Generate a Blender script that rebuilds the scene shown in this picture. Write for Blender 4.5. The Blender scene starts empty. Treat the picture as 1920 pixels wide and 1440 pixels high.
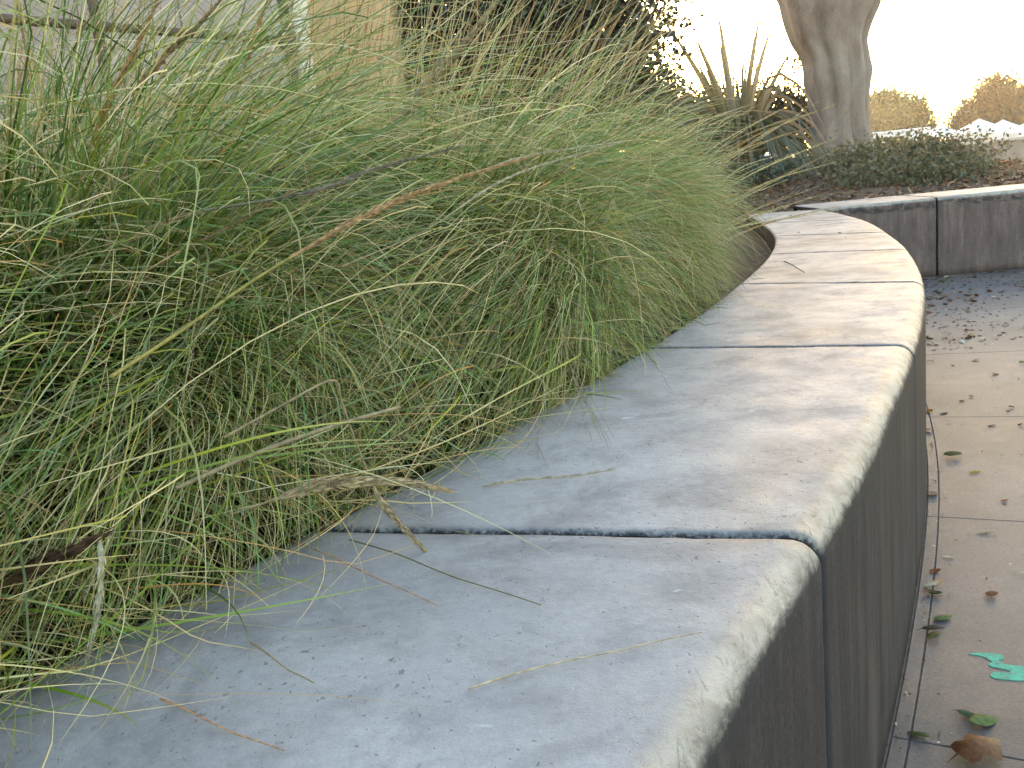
import bpy, math, random
import numpy as np
from mathutils import Matrix, Vector

# ------------------------------------------------------------------ camera, sky, sun, exposure
scene = bpy.context.scene
COL = scene.collection
CAM_H = 0.92
FPX = 1768.0                      # focal length in pixels of the 1920 px wide photograph
PITCH = math.atan(386 / FPX)
ROLL = 0.10
r0 = np.array([1.0, 0, 0]); u0 = np.array([0, math.sin(PITCH), math.cos(PITCH)])
FWD = np.array([0, math.cos(PITCH), -math.sin(PITCH)])
CR = math.cos(ROLL) * r0 - math.sin(ROLL) * u0
CU = math.sin(ROLL) * r0 + math.cos(ROLL) * u0
cam_data = bpy.data.cameras.new('camera')
cam_data.sensor_width = 36.0
cam_data.lens = 36.0 * FPX / 1920
cam_data.clip_start = 0.05
cam_data.clip_end = 2000
cam = bpy.data.objects.new('camera', cam_data)
COL.objects.link(cam)
cam.matrix_world = Matrix(((CR[0], CU[0], -FWD[0], 0), (CR[1], CU[1], -FWD[1], 0), (CR[2], CU[2], -FWD[2], CAM_H), (0, 0, 0, 1)))
scene.camera = cam

SUN_AZ = math.radians(13.5)       # to the right of +Y
SUN_EL = math.radians(5.0)
SKY_STRENGTH = 0.15
world = bpy.data.worlds.new('World')
scene.world = world
world.use_nodes = True
wn = world.node_tree
sky = wn.nodes.new('ShaderNodeTexSky')
sky.sky_type = 'NISHITA'
sky.sun_disc = False
sky.sun_elevation = SUN_EL
sky.sun_rotation = SUN_AZ
sky.air_density = 1.0
sky.dust_density = 1.8
sky.ozone_density = 0.9
bg = wn.nodes['Background']
bg.inputs['Strength'].default_value = SKY_STRENGTH
wn.links.new(sky.outputs['Color'], bg.inputs['Color'])

sun_data = bpy.data.lights.new('sun', 'SUN')
sun_data.energy = 0.15
sun_data.angle = math.radians(6.0)
sun_data.color = (1.0, 0.90, 0.79)
sun = bpy.data.objects.new('sun', sun_data)
COL.objects.link(sun)
sd_ = Vector((math.sin(SUN_AZ) * math.cos(SUN_EL), math.cos(SUN_AZ) * math.cos(SUN_EL), math.sin(SUN_EL)))
sun.rotation_euler = sd_.to_track_quat('Z', 'Y').to_euler()

vs = scene.view_settings
scene.display_settings.display_device = 'sRGB'
vs.view_transform = 'Standard'
vs.look = 'None'
vs.gamma = 1.0
vs.use_curve_mapping = False
vs.exposure = 3.4
scene.render.engine = 'CYCLES'
scene.cycles.use_denoising = True
scene.cycles.max_bounces = 8
scene.cycles.transparent_max_bounces = 8

rng = np.random.default_rng(7)
random.seed(7)

# ------------------------------------------------------------------ helpers
def ray(px, py):
    return (px - 960) * CR - (py - 720) * CU + FPX * FWD
def pt(px, py, Y):
    d = ray(px, py)
    return np.array([0, 0, CAM_H]) + d * (Y / d[1])
def on(px, py, z):
    d = ray(px, py)
    return np.array([0, 0, CAM_H]) + d * ((z - CAM_H) / d[2])

def new_mesh(name, V, F, smooth=True, attrs=None):
    """F: list of arrays (n,3) or (n,4), or a list of index lists."""
    me = bpy.data.meshes.new(name)
    V = np.asarray(V, dtype=np.float32)
    arrs = [np.asarray(f, dtype=np.int32) for f in F if len(f)] if len(F) and isinstance(F[0], np.ndarray) else None
    if arrs is None:
        me.from_pydata([tuple(map(float, v)) for v in V], [], [list(map(int, f)) for f in F])
    else:
        loops = np.concatenate([a.ravel() for a in arrs])
        tot = np.concatenate([np.full(len(a), a.shape[1], dtype=np.int32) for a in arrs])
        start = np.concatenate([[0], np.cumsum(tot)[:-1]]).astype(np.int32)
        me.vertices.add(len(V)); me.vertices.foreach_set('co', V.ravel())
        me.loops.add(len(loops)); me.loops.foreach_set('vertex_index', loops)
        me.polygons.add(len(tot)); me.polygons.foreach_set('loop_start', start)
        try: me.polygons.foreach_set('loop_total', tot)
        except Exception: pass
        me.update(calc_edges=True)
    me.validate()
    me.polygons.foreach_set('use_smooth', np.full(len(me.polygons), bool(smooth)))
    for k, a in (attrs or {}).items():
        a = np.asarray(a, dtype=np.float32)
        if a.ndim == 1:
            at = me.attributes.new(k, 'FLOAT', 'POINT'); at.data.foreach_set('value', a)
        else:
            if a.shape[1] == 3: a = np.concatenate([a, np.ones((len(a), 1), np.float32)], 1)
            at = me.attributes.new(k, 'FLOAT_COLOR', 'POINT'); at.data.foreach_set('color', a.ravel())
    me.update()
    return me

def link(name, me, mat=None, parent=None):
    o = bpy.data.objects.new(name, me)
    if mat is not None and me is not None and not me.materials: me.materials.append(mat)
    COL.objects.link(o)
    if parent is not None: o.parent = parent
    return o
def build(name, V, F, mat, parent=None, smooth=True, attrs=None):
    return link(name, new_mesh(name, V, F, smooth, attrs), mat, parent)
def tag(o, label=None, cat=None, group=None, kind=None):
    if label: o['label'] = label
    if cat: o['category'] = cat
    if group: o['group'] = group
    if kind: o['kind'] = kind
    return o
def empty(name, loc=(0, 0, 0)):
    o = bpy.data.objects.new(name, None)
    o.location = tuple(float(c) for c in loc); o.empty_display_size = 0.1
    COL.objects.link(o)
    return o

class MB:
    """collects pieces of one mesh"""
    def __init__(s): s.V = []; s.Q = []; s.T = []; s.n = 0; s.A = []
    def add(s, V, Q=None, T=None, a=None):
        V = np.asarray(V, float)
        if Q is not None and len(Q): s.Q.append(np.asarray(Q) + s.n)
        if T is not None and len(T): s.T.append(np.asarray(T) + s.n)
        s.V.append(V); s.n += len(V)
        s.A.append(np.tile(a if a is not None else (1, 1, 1), (len(V), 1)) if a is None or np.ndim(a) == 1 else a)
        return s
    def box(s, x0, x1, y0, y1, z0, z1, a=None):
        V = [(x, y, z) for z in (z0, z1) for y in (y0, y1) for x in (x0, x1)]
        return s.add(V, [(0, 2, 3, 1), (4, 5, 7, 6), (0, 1, 5, 4), (2, 6, 7, 3), (0, 4, 6, 2), (1, 3, 7, 5)], a=a)
    def tube(s, P, R, sides=6, a=None, caps=True):
        V, Q = tube(P, R, sides)
        s.add(V, Q, a=a)
        if caps:
            b = s.n - len(V)
            for ring in (list(range(sides))[::-1], list(range(len(V) - sides, len(V)))):
                c = np.mean(V[ring], 0)
                s.add([c] + [V[i] for i in ring], T=[(0, 1 + i, 1 + (i + 1) % sides) for i in range(sides)],
                      a=a if a is None or np.ndim(a) == 1 else np.asarray(a)[[ring[0]] + ring])
        return s
    def build(s, name, mat, parent=None, smooth=False, tint=False, off=(0, 0, 0)):
        F = []
        if s.Q: F.append(np.concatenate(s.Q))
        if s.T: F.append(np.concatenate(s.T))
        return build(name, np.concatenate(s.V) - np.asarray(off, float), F, mat, parent, smooth, {'tint': np.concatenate(s.A)} if tint else None)

def tube(P, R, sides=6):
    P = np.asarray(P, float); n = len(P)
    R = np.broadcast_to(np.asarray(R, float), (n,))
    T = np.gradient(P, axis=0); T /= np.linalg.norm(T, axis=1)[:, None] + 1e-12
    ref = np.array([0, 0, 1.0]) if abs(T[:, 2]).mean() < 0.8 else np.array([1.0, 0, 0])
    A = np.cross(T, ref); A /= np.linalg.norm(A, axis=1)[:, None] + 1e-12
    B = np.cross(T, A)
    th = np.linspace(0, 2 * np.pi, sides, endpoint=False)
    V = P[:, None] + R[:, None, None] * (np.cos(th)[None, :, None] * A[:, None] + np.sin(th)[None, :, None] * B[:, None])
    i = np.arange(n - 1)[:, None] * sides; k = np.arange(sides)[None]
    k2 = (k + 1) % sides
    Q = np.stack([i + k, i + k2, i + k2 + sides, i + k + sides], -1).reshape(-1, 4)
    return V.reshape(-1, 3), Q

def spline(P, n):
    """Catmull-Rom through P, n samples"""
    P = np.asarray(P, float)
    d = np.concatenate([[0], np.cumsum(np.linalg.norm(np.diff(P, axis=0), axis=1))])
    E = np.vstack([2 * P[0] - P[1], P, 2 * P[-1] - P[-2]])
    t = np.linspace(0, d[-1], n)
    i = np.clip(np.searchsorted(d, t, side='right') - 1, 0, len(P) - 2)
    u = ((t - d[i]) / (d[i + 1] - d[i]))[:, None]
    p0, p1, p2, p3 = E[i], E[i + 1], E[i + 2], E[i + 3]
    return 0.5 * (2 * p1 + (p2 - p0) * u + (2 * p0 - 5 * p1 + 4 * p2 - p3) * u ** 2 + (3 * p1 - p0 - 3 * p2 + p3) * u ** 3)

def vnoise(P, freq, seed=0):
    """cheap smooth noise of points (sum of sines), about -1..1"""
    g = np.random.default_rng(seed)
    out = np.zeros(len(P))
    for k in range(5):
        d = g.normal(size=3); d /= np.linalg.norm(d)
        out += np.sin(P @ d * freq * (0.7 + 0.5 * k) + g.uniform(0, 6.28)) / (1 + 0.4 * k)
    return out / 2.6

# ------------------------------------------------------------------ materials
def mat_new(name):
    m = bpy.data.materials.new(name); m.use_nodes = True
    nt = m.node_tree
    return m, nt, nt.nodes['Principled BSDF']
class NT:
    def __init__(s, nt): s.nt = nt
    def n(s, t, **kw):
        nd = s.nt.nodes.new(t)
        for k, v in kw.items(): setattr(nd, k, v)
        return nd
    def l(s, a, b): s.nt.links.new(a, b)
    def coord(s, scale=(1, 1, 1)):
        tc = s.n('ShaderNodeNewGeometry'); mp = s.n('ShaderNodeMapping')
        mp.inputs['Scale'].default_value = scale
        s.l(tc.outputs['Position'], mp.inputs['Vector']); return mp.outputs[0]
    def noise(s, vec, scale, detail=4, rough=0.55, dist=0.0):
        nd = s.n('ShaderNodeTexNoise'); nd.inputs['Scale'].default_value = scale
        nd.inputs['Detail'].default_value = detail; nd.inputs['Roughness'].default_value = rough
        nd.inputs['Distortion'].default_value = dist
        s.l(vec, nd.inputs['Vector']); return nd.outputs['Fac']
    def ramp(s, fac, stops):
        r = s.n('ShaderNodeValToRGB'); el = r.color_ramp.elements
        while len(el) < len(stops): el.new(0.5)
        for e, (p, c) in zip(el, stops):
            e.position = p; e.color = (*c, 1) if isinstance(c, (tuple, list)) else (c, c, c, 1)
        s.l(fac, r.inputs[0]); return r.outputs[0]
    def mix(s, fac, a, b, mode='MIX'):
        m = s.n('ShaderNodeMix', data_type='RGBA', blend_type=mode)
        for ix, v in ((0, fac), (6, a), (7, b)):
            sock = m.inputs[ix]
            if hasattr(v, 'is_output'): s.l(v, sock)
            elif ix == 0: sock.default_value = v
            else: sock.default_value = (*v, 1) if not isinstance(v, (int, float)) else (v, v, v, 1)
        return m.outputs[2]
    def math(s, op, a, b=0.0, clamp=False):
        m = s.n('ShaderNodeMath', operation=op, use_clamp=clamp)
        for sock, v in ((m.inputs[0], a), (m.inputs[1], b)):
            if hasattr(v, 'is_output'): s.l(v, sock)
            else: sock.default_value = v
        return m.outputs[0]
    def attr(s, name):
        a = s.n('ShaderNodeAttribute'); a.attribute_name = name; return a
    def bump(s, h, strength, dist, bsdf):
        b = s.n('ShaderNodeBump'); b.inputs['Strength'].default_value = strength; b.inputs['Distance'].default_value = dist
        s.l(h, b.inputs['Height']); s.l(b.outputs[0], bsdf.inputs['Normal'])

def plain(name, col, rough=0.6, noise=0.15, scale=8, metal=0.0, spec=0.5, bump=0.0):
    m, nt, b = mat_new(name); t = NT(nt)
    v = t.noise(t.coord(), scale, 5)
    c = t.ramp(v, [(0.25, tuple(x * (1 - noise) for x in col)), (0.75, tuple(min(1, x * (1 + noise)) for x in col))])
    t.l(c, b.inputs['Base Color'])
    b.inputs['Roughness'].default_value = rough; b.inputs['Metallic'].default_value = metal
    b.inputs['Specular IOR Level'].default_value = spec
    if bump: t.bump(t.noise(t.coord(), scale * 6, 4), 0.5, bump, b)
    return m

def leafy(name, trans=0.35, gloss=0.04, rough=0.45, grain=0.0):
    """thin leaf: diffuse + translucent + a little gloss, coloured by the 'tint' of each leaf"""
    m = bpy.data.materials.new(name); m.use_nodes = True
    nt = m.node_tree; nt.nodes.clear(); t = NT(nt)
    out = t.n('ShaderNodeOutputMaterial')
    col = t.attr('tint').outputs['Color']
    if grain:
        col = t.mix(grain, col, t.ramp(t.noise(t.coord(), 120, 3), [(0.3, 0.1), (0.7, 1.0)]), 'MULTIPLY')
    d = t.n('ShaderNodeBsdfDiffuse'); tr = t.n('ShaderNodeBsdfTranslucent'); g = t.n('ShaderNodeBsdfGlossy')
    g.inputs['Roughness'].default_value = rough; g.inputs['Color'].default_value = (0.9, 0.95, 1, 1)
    t.l(col, d.inputs['Color']); t.l(col, tr.inputs['Color'])
    m1 = t.n('ShaderNodeMixShader'); m1.inputs[0].default_value = trans
    t.l(d.outputs[0], m1.inputs[1]); t.l(tr.outputs[0], m1.inputs[2])
    m2 = t.n('ShaderNodeMixShader'); m2.inputs[0].default_value = gloss
    t.l(m1.outputs[0], m2.inputs[1]); t.l(g.outputs[0], m2.inputs[2])
    t.l(m2.outputs[0], out.inputs['Surface'])
    return m

def concrete_wall_mat(name='cast_concrete', face=1.0):
    """cast concrete: pale weathered top, worn bull-nosed edge, formed face with side shade darkened into its colour ('zone': 0 top, 1 edge, 2 face)"""
    m, nt, b = mat_new(name); t = NT(nt)
    P = t.coord()
    zone = t.attr('zone').outputs['Fac']
    big = t.noise(P, 2.6, 5, 0.6, 0.4); mid = t.noise(P, 11, 6, 0.65); fine = t.noise(P, 90, 4, 0.7); grit = t.noise(P, 420, 2, 0.6)
    # top
    c = t.ramp(big, [(0.28, (0.205, 0.193, 0.196)), (0.47, (0.325, 0.307, 0.312)), (0.72, (0.425, 0.402, 0.408))])
    c = t.mix(0.85, c, t.ramp(mid, [(0.30, 0.60), (0.50, 0.93), (0.72, 1.04)]), 'MULTIPLY')
    stain = t.ramp(t.noise(P, 4.2, 7, 0.72, 0.8), [(0.52, 0.0), (0.66, 0.5)])
    c = t.mix(stain, c, (0.135, 0.128, 0.135))
    c = t.mix(0.5, c, t.ramp(fine, [(0.3, 0.72), (0.65, 1.0)]), 'MULTIPLY')
    c = t.mix(0.35, c, t.ramp(grit, [(0.25, 0.65), (0.6, 1.0)]), 'MULTIPLY')
    # pits, thicker where the broad noise is low
    pit = t.noise(P, 92, 3, 0.65, 0.1)
    zonep = t.noise(P, 4.5, 3, 0.6)
    pitm = t.math('MULTIPLY', t.ramp(pit, [(0.325, 1.0), (0.365, 0.0)]), t.ramp(zonep, [(0.46, 0.10), (0.64, 1.0)]))
    pit2 = t.ramp(t.noise(t.coord((1, 0.8, 1)), 150, 2, 0.5), [(0.27, 1.0), (0.31, 0.0)])
    pitm = t.math('MAXIMUM', pitm, t.math('MULTIPLY', pit2, 0.8))
    c = t.mix(t.math('MULTIPLY', pitm, 0.62), c, (0.055, 0.055, 0.065))
    # a few pale splashes
    spl = t.ramp(t.noise(t.coord((0.6, 1, 1)), 26, 2, 0.4, 0.2), [(0.76, 0.0), (0.79, 0.6)])
    c = t.mix(spl, c, (0.50, 0.50, 0.50))
    # bull-nosed edge: bleached and scuffed
    e = t.ramp(t.noise(t.coord((1, 1, 0.5)), 24, 6, 0.7, 0.5), [(0.32, (0.23, 0.190, 0.155)), (0.48, (0.315, 0.272, 0.232)), (0.70, (0.385, 0.340, 0.295))])
    scr = t.ramp(t.noise(t.coord((1.6, 0.35, 1)), 75, 4, 0.7, 1.2), [(0.34, 0.35), (0.44, 1.0)])
    e = t.mix(0.6, e, scr, 'MULTIPLY')
    # face: dark concrete with the side's shade painted into its colour, streaked downwards
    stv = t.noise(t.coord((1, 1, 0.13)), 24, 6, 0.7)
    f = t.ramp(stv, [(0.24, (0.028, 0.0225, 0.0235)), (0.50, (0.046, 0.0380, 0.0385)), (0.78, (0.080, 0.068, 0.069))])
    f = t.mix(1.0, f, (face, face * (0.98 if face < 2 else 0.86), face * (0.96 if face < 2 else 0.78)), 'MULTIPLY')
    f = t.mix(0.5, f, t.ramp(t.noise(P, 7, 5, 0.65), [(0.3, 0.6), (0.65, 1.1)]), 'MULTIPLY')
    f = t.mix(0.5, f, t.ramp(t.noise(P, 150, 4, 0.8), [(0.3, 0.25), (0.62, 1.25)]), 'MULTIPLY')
    rust = t.ramp(t.noise(t.coord((1, 1, 0.25)), 6, 3), [(0.60, 0.0), (0.75, 0.35)])
    f = t.mix(rust, f, (0.16, 0.115, 0.085))
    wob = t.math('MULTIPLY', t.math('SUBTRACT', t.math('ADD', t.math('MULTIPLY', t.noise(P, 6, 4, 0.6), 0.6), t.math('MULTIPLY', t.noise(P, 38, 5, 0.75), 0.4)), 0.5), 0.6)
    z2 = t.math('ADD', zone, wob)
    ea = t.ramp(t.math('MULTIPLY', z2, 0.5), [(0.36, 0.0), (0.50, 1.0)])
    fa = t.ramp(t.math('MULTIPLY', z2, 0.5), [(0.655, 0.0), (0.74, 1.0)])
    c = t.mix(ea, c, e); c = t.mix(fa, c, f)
    # black scuffs just under the nose
    sc = t.math('MULTIPLY', t.ramp(t.math('MULTIPLY', zone, 0.5), [(0.55, 0.0), (0.72, 1.0), (0.93, 1.0), (1.0, 0.0)]),
                t.ramp(t.noise(t.coord((1, 1, 1.8)), 15, 5, 0.7, 0.6), [(0.46, 0.0), (0.55, 0.85)]))
    c = t.mix(sc, c, (0.035, 0.033, 0.034))
    # dirt collected in the joints
    jr = t.math('MULTIPLY', t.attr('joint').outputs['Fac'], t.ramp(t.noise(P, 130, 3, 0.7), [(0.34, 0.35), (0.58, 1.3)]), True)
    c = t.mix(jr, c, (0.035, 0.034, 0.037))
    t.l(c, b.inputs['Base Color'])
    rg = t.ramp(mid, [(0.3, 0.72), (0.7, 0.52)])
    t.l(t.mix(fa, rg, (0.9, 0.9, 0.9)), b.inputs['Roughness'])
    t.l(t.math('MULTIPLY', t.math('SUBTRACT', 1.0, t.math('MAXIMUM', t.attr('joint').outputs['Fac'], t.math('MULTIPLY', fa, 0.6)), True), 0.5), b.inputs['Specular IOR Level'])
    h = t.math('ADD', t.math('MULTIPLY', fine, 0.6), t.math('MULTIPLY', grit, 0.35))
    h = t.math('SUBTRACT', h, t.math('MULTIPLY', pitm, 0.9))
    t.bump(h, 0.55, 0.0022, b)
    return m

def pavement_mat():
    m, nt, b = mat_new('pavement_concrete'); t = NT(nt)
    P = t.coord()
    c = t.ramp(t.noise(P, 1.3, 5, 0.6, 0.3), [(0.3, (0.070, 0.060, 0.061)), (0.52, (0.118, 0.101, 0.102)), (0.75, (0.172, 0.147, 0.147))])
    c = t.mix(t.ramp(t.noise(P, 2.1, 4, 0.6, 0.8), [(0.54, 0.0), (0.72, 0.5)]), c, (0.27, 0.185, 0.15))
    c = t.mix(0.55, c, t.ramp(t.noise(P, 7, 7, 0.75), [(0.3, 0.45), (0.62, 1.05)]), 'MULTIPLY')
    c = t.mix(0.7, c, t.ramp(t.noise(P, 120, 4, 0.85), [(0.3, 0.35), (0.62, 1.15)]), 'MULTIPLY')
    sp = t.ramp(t.noise(t.coord((1, 0.7, 1)), 42, 3, 0.6, 0.5), [(0.715, 0.0), (0.735, 0.8)])
    c = t.mix(sp, c, (0.55, 0.53, 0.50))
    dk = t.ramp(t.noise(P, 33, 3, 0.6), [(0.28, 0.7), (0.33, 0.0)])
    c = t.mix(dk, c, (0.07, 0.062, 0.058))
    t.l(c, b.inputs['Base Color'])
    b.inputs['Roughness'].default_value = 0.6
    t.bump(t.noise(P, 260, 4, 0.7), 0.5, 0.0015, b)
    return m

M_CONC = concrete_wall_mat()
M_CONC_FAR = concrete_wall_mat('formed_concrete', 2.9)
M_PAVE = pavement_mat()
M_BLADE = leafy('grass_blade', 0.17, 0.03)
M_STALK = leafy('dry_stalk', 0.25, 0.02, grain=0.6)
M_LEAF = leafy('tree_leaf', 0.35, 0.05)
M_DRY = leafy('fallen_leaf', 0.15, 0.015, grain=0.45)
M_SOIL = plain('dark_soil', (0.045, 0.035, 0.028), 0.95, 0.4, 12, bump=0.01)

def mulch_mat():
    m, nt, b = mat_new('mulch'); t = NT(nt)
    c = t.ramp(t.noise(t.coord((1, 1.6, 1)), 38, 6, 0.75, 0.6), [(0.28, (0.035, 0.022, 0.016)), (0.5, (0.115, 0.068, 0.044)), (0.72, (0.23, 0.145, 0.095))])
    c = t.mix(0.5, c, t.ramp(t.noise(t.coord(), 3, 4), [(0.3, 0.55), (0.7, 1.1)]), 'MULTIPLY')
    t.l(c, b.inputs['Base Color']); b.inputs['Roughness'].default_value = 0.95
    t.bump(t.noise(t.coord((1, 1.6, 1)), 38, 6, 0.75), 0.9, 0.02, b)
    return m
M_MULCH = mulch_mat()
M_CHIP = leafy('wood_chip', 0.05, 0.02)

# ------------------------------------------------------------------ the curved seat wall
TOP = 0.52
KN = np.arange(-2, 7)
IN = np.array([(-1.50, -0.50), (-0.83, 0.27), (-0.26, 1.11), (0.31, 2.07), (0.75, 2.98), (1.08, 3.78), (1.33, 4.57), (1.53, 5.50), (1.70, 6.47)])
OUT = np.array([(-0.93, -0.72), (-0.28, 0.05), (0.29, 0.94), (0.78, 1.83), (1.17, 2.65), (1.49, 3.48), (1.72, 4.22), (1.94, 5.08), (2.12, 6.24)])
def cr(A, k):
    """Catmull-Rom over the knots of the wall, k in knot units"""
    k = np.atleast_1d(np.asarray(k, float))
    E = np.vstack([2 * A[0] - A[1], A, 2 * A[-1] - A[-2]])
    x = k + 2
    i = np.clip(np.floor(x).astype(int), 0, len(A) - 2); u = (x - i)[:, None]
    p0, p1, p2, p3 = E[i], E[i + 1], E[i + 2], E[i + 3]
    return 0.5 * (2 * p1 + (p2 - p0) * u + (2 * p0 - 5 * p1 + 4 * p2 - p3) * u ** 2 + (3 * p1 - p0 - 3 * p2 + p3) * u ** 3)
OUT = OUT + np.array([0.020, -0.010])
_kk = np.linspace(-2, 6, 400); _in = cr(IN, _kk); _out = cr(OUT, _kk)
def x_in(y): return np.interp(y, _in[:, 1], _in[:, 0])

RN = 0.034                                                  # radius of the nose
def profile():
    """(t, z, zone): t = 0 at the outer face, measured inwards as a fraction / metres"""
    p = []
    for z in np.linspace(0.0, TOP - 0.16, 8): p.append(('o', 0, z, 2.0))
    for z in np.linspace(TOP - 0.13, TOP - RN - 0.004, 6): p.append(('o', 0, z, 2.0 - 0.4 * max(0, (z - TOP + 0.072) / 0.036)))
    for a in np.linspace(0, np.pi / 2, 11): p.append(('o', RN - RN * math.cos(a), TOP - RN + RN * math.sin(a), 1.60 - 0.75 * a / (np.pi / 2)))
    for q in (0.058, 0.074, 0.095): p.append(('o', q, TOP, 0.85 - 0.85 * (q - RN) / 0.061))
    for w in np.linspace(0.22, 0.97, 22): p.append(('f', w, TOP, 0.0))
    p.append(('i', 0.010, TOP, 0.0)); p.append(('i', 0.004, TOP - 0.002, 0.0)); p.append(('i', 0.0, TOP - 0.008, 1.9))
    for z in (0.42, 0.2, 0.0): p.append(('i', 0, z, 2.0))
    return p
PROF = profile()

def sweep_block(I, O, name, parent, seed, mat=None):
    """one cast block: profile swept between inner line I and outer line O, closed and slightly chipped ends"""
    n = len(I); m = len(PROF)
    W = np.linalg.norm(O - I, axis=1); D = (I - O) / W[:, None]
    V = np.zeros((n, m, 3)); Z = np.zeros((n, m)); J = np.zeros((n, m))
    for j, (k, t, z, zn) in enumerate(PROF):
        d = np.full(n, t) if k == 'o' else (W - t if k == 'i' else t * W)
        V[:, j, :2] = O + D * d[:, None]; V[:, j, 2] = z; Z[:, j] = zn
    C = V.mean(1, keepdims=True)
    flat = V.reshape(-1, 3)
    V[:, :, 2] += np.where(np.array([p[2] for p in PROF]) > 0.3, 1, 0) * (0.0012 * vnoise(flat, 9, seed) + 0.0006 * vnoise(flat, 60, seed + 1)).reshape(n, m)
    off = np.abs(vnoise(flat, 70, seed + 2).reshape(n, m)) * 0.0035 + np.abs(vnoise(flat, 190, seed + 3).reshape(n, m)) * 0.003
    # the end arrises: two rings drawn in and chipped
    for ring, amt in ((0, 0.0035), (-1, 0.0035), (1, 0.0008), (-2, 0.0008)):
        Nn = np.zeros((m, 3))
        for j, (k, t, z, zn) in enumerate(PROF):
            dd = np.append(D[ring], 0)
            if k == 'f' or (k in 'io' and z > TOP - 0.006): Nn[j] = (0, 0, -1)
            elif k == 'o' and z > TOP - RN - 0.002:
                a = math.asin(min(1, (z - TOP + RN) / RN)); Nn[j] = dd * math.cos(a) + np.array([0, 0, -math.sin(a)])
            elif k == 'o': Nn[j] = dd
            else: Nn[j] = -dd
        V[ring] += Nn * (amt + (off[ring] if ring in (0, -1) else off[ring] * 0.25))[:, None]
    J[0] = J[-1] = 1.0; J[1] = J[-2] = 0.55; J[2] = J[-3] = 0.15
    F = []
    i = np.arange(n - 1)[:, None] * m; j = np.arange(m - 1)[None]
    Q = np.stack([i + j, i + m + j, i + m + j + 1, i + j + 1], -1).reshape(-1, 4)
    bot = np.stack([np.arange(n - 1) * m + m - 1, (np.arange(n - 1) + 1) * m + m - 1, (np.arange(n - 1) + 1) * m, np.arange(n - 1) * m], -1)
    VV = V.reshape(-1, 3)
    c0 = len(VV); c1 = c0 + m + 1                           # end caps with their own edge vertices (sharp arris)
    VV = np.vstack([VV, V[0].mean(0), V[0], V[-1].mean(0), V[-1]])
    e = np.arange(m)
    T = np.vstack([np.stack([np.full(m, c0), c0 + 1 + e, c0 + 1 + (e + 1) % m], -1), np.stack([np.full(m, c1), c1 + 1 + (e + 1) % m, c1 + 1 + e], -1)])
    zz = np.concatenate([Z.ravel(), np.full(2 * m + 2, 2.0)]); jj = np.concatenate([J.ravel(), np.ones(2 * m + 2)])
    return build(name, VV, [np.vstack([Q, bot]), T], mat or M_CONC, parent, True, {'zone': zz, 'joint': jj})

def params(a, b, gap, length, n):
    g = gap / length / 2
    u = np.linspace(0, 1, n - 4)
    u = np.concatenate([[0, 0.0035 / length, 0.010 / length], u[1:-1] * 1.0, [1 - 0.010 / length, 1 - 0.0035 / length, 1]])
    u = np.sort(u)
    return (a + g) + (b - a - 2 * g) * u

seat_wall = tag(empty('seat_wall', (0, 0, 0)), 'long curved grey concrete seat wall sweeping along the grass bed', 'wall')
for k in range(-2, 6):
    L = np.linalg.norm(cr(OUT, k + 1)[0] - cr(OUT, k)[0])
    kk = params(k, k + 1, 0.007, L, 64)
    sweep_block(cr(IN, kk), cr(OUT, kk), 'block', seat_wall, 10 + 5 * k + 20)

# the straight planter wall across the far end
far_wall = tag(empty('planter_wall', (0, 0, 0)), 'straight dark concrete planter wall with bright top beyond the curved seat wall', 'wall')
FX = [2.135, 2.90, 3.75, 4.75, 5.75, 6.75]
def fy(x): return 6.30 - 0.055 * (x - 2.1) - 0.012 * (x - 2.1) ** 2
for a, b in zip(FX[:-1], FX[1:]):
    xs = params(a, b, 0.008, b - a, 26)
    O = np.stack([xs, fy(xs)], -1); I = np.stack([xs + 0.02, fy(xs) + 0.62], -1)
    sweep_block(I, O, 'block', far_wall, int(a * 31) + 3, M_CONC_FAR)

# ------------------------------------------------------------------ ground, pavement, planting bed
def ground_z(x, y):
    f = np.clip((y - 26) / 14, 0, 1); return -0.06 - 1.25 * f * f * (3 - 2 * f)
gx = np.concatenate([-np.geomspace(20, 900, 10)[::-1], np.linspace(-16, 40, 29), np.geomspace(50, 900, 9)])
gy = np.concatenate([-np.geomspace(4, 600, 8)[::-1], np.linspace(-2, 60, 40), np.geomspace(70, 1500, 12)])
X, Y = np.meshgrid(gx, gy); GV = np.stack([X, Y, ground_z(X, Y)], -1).reshape(-1, 3)
nx = len(gx); ii = (np.arange(len(gy) - 1)[:, None] * nx + np.arange(nx - 1)[None]).ravel()
M_GROUND = plain('dusty_ground', (0.20, 0.165, 0.13), 0.9, 0.3, 0.6)
tag(build('ground', GV, [np.stack([ii, ii + 1, ii + nx + 1, ii + nx], -1)], M_GROUND), kind='structure')

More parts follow.
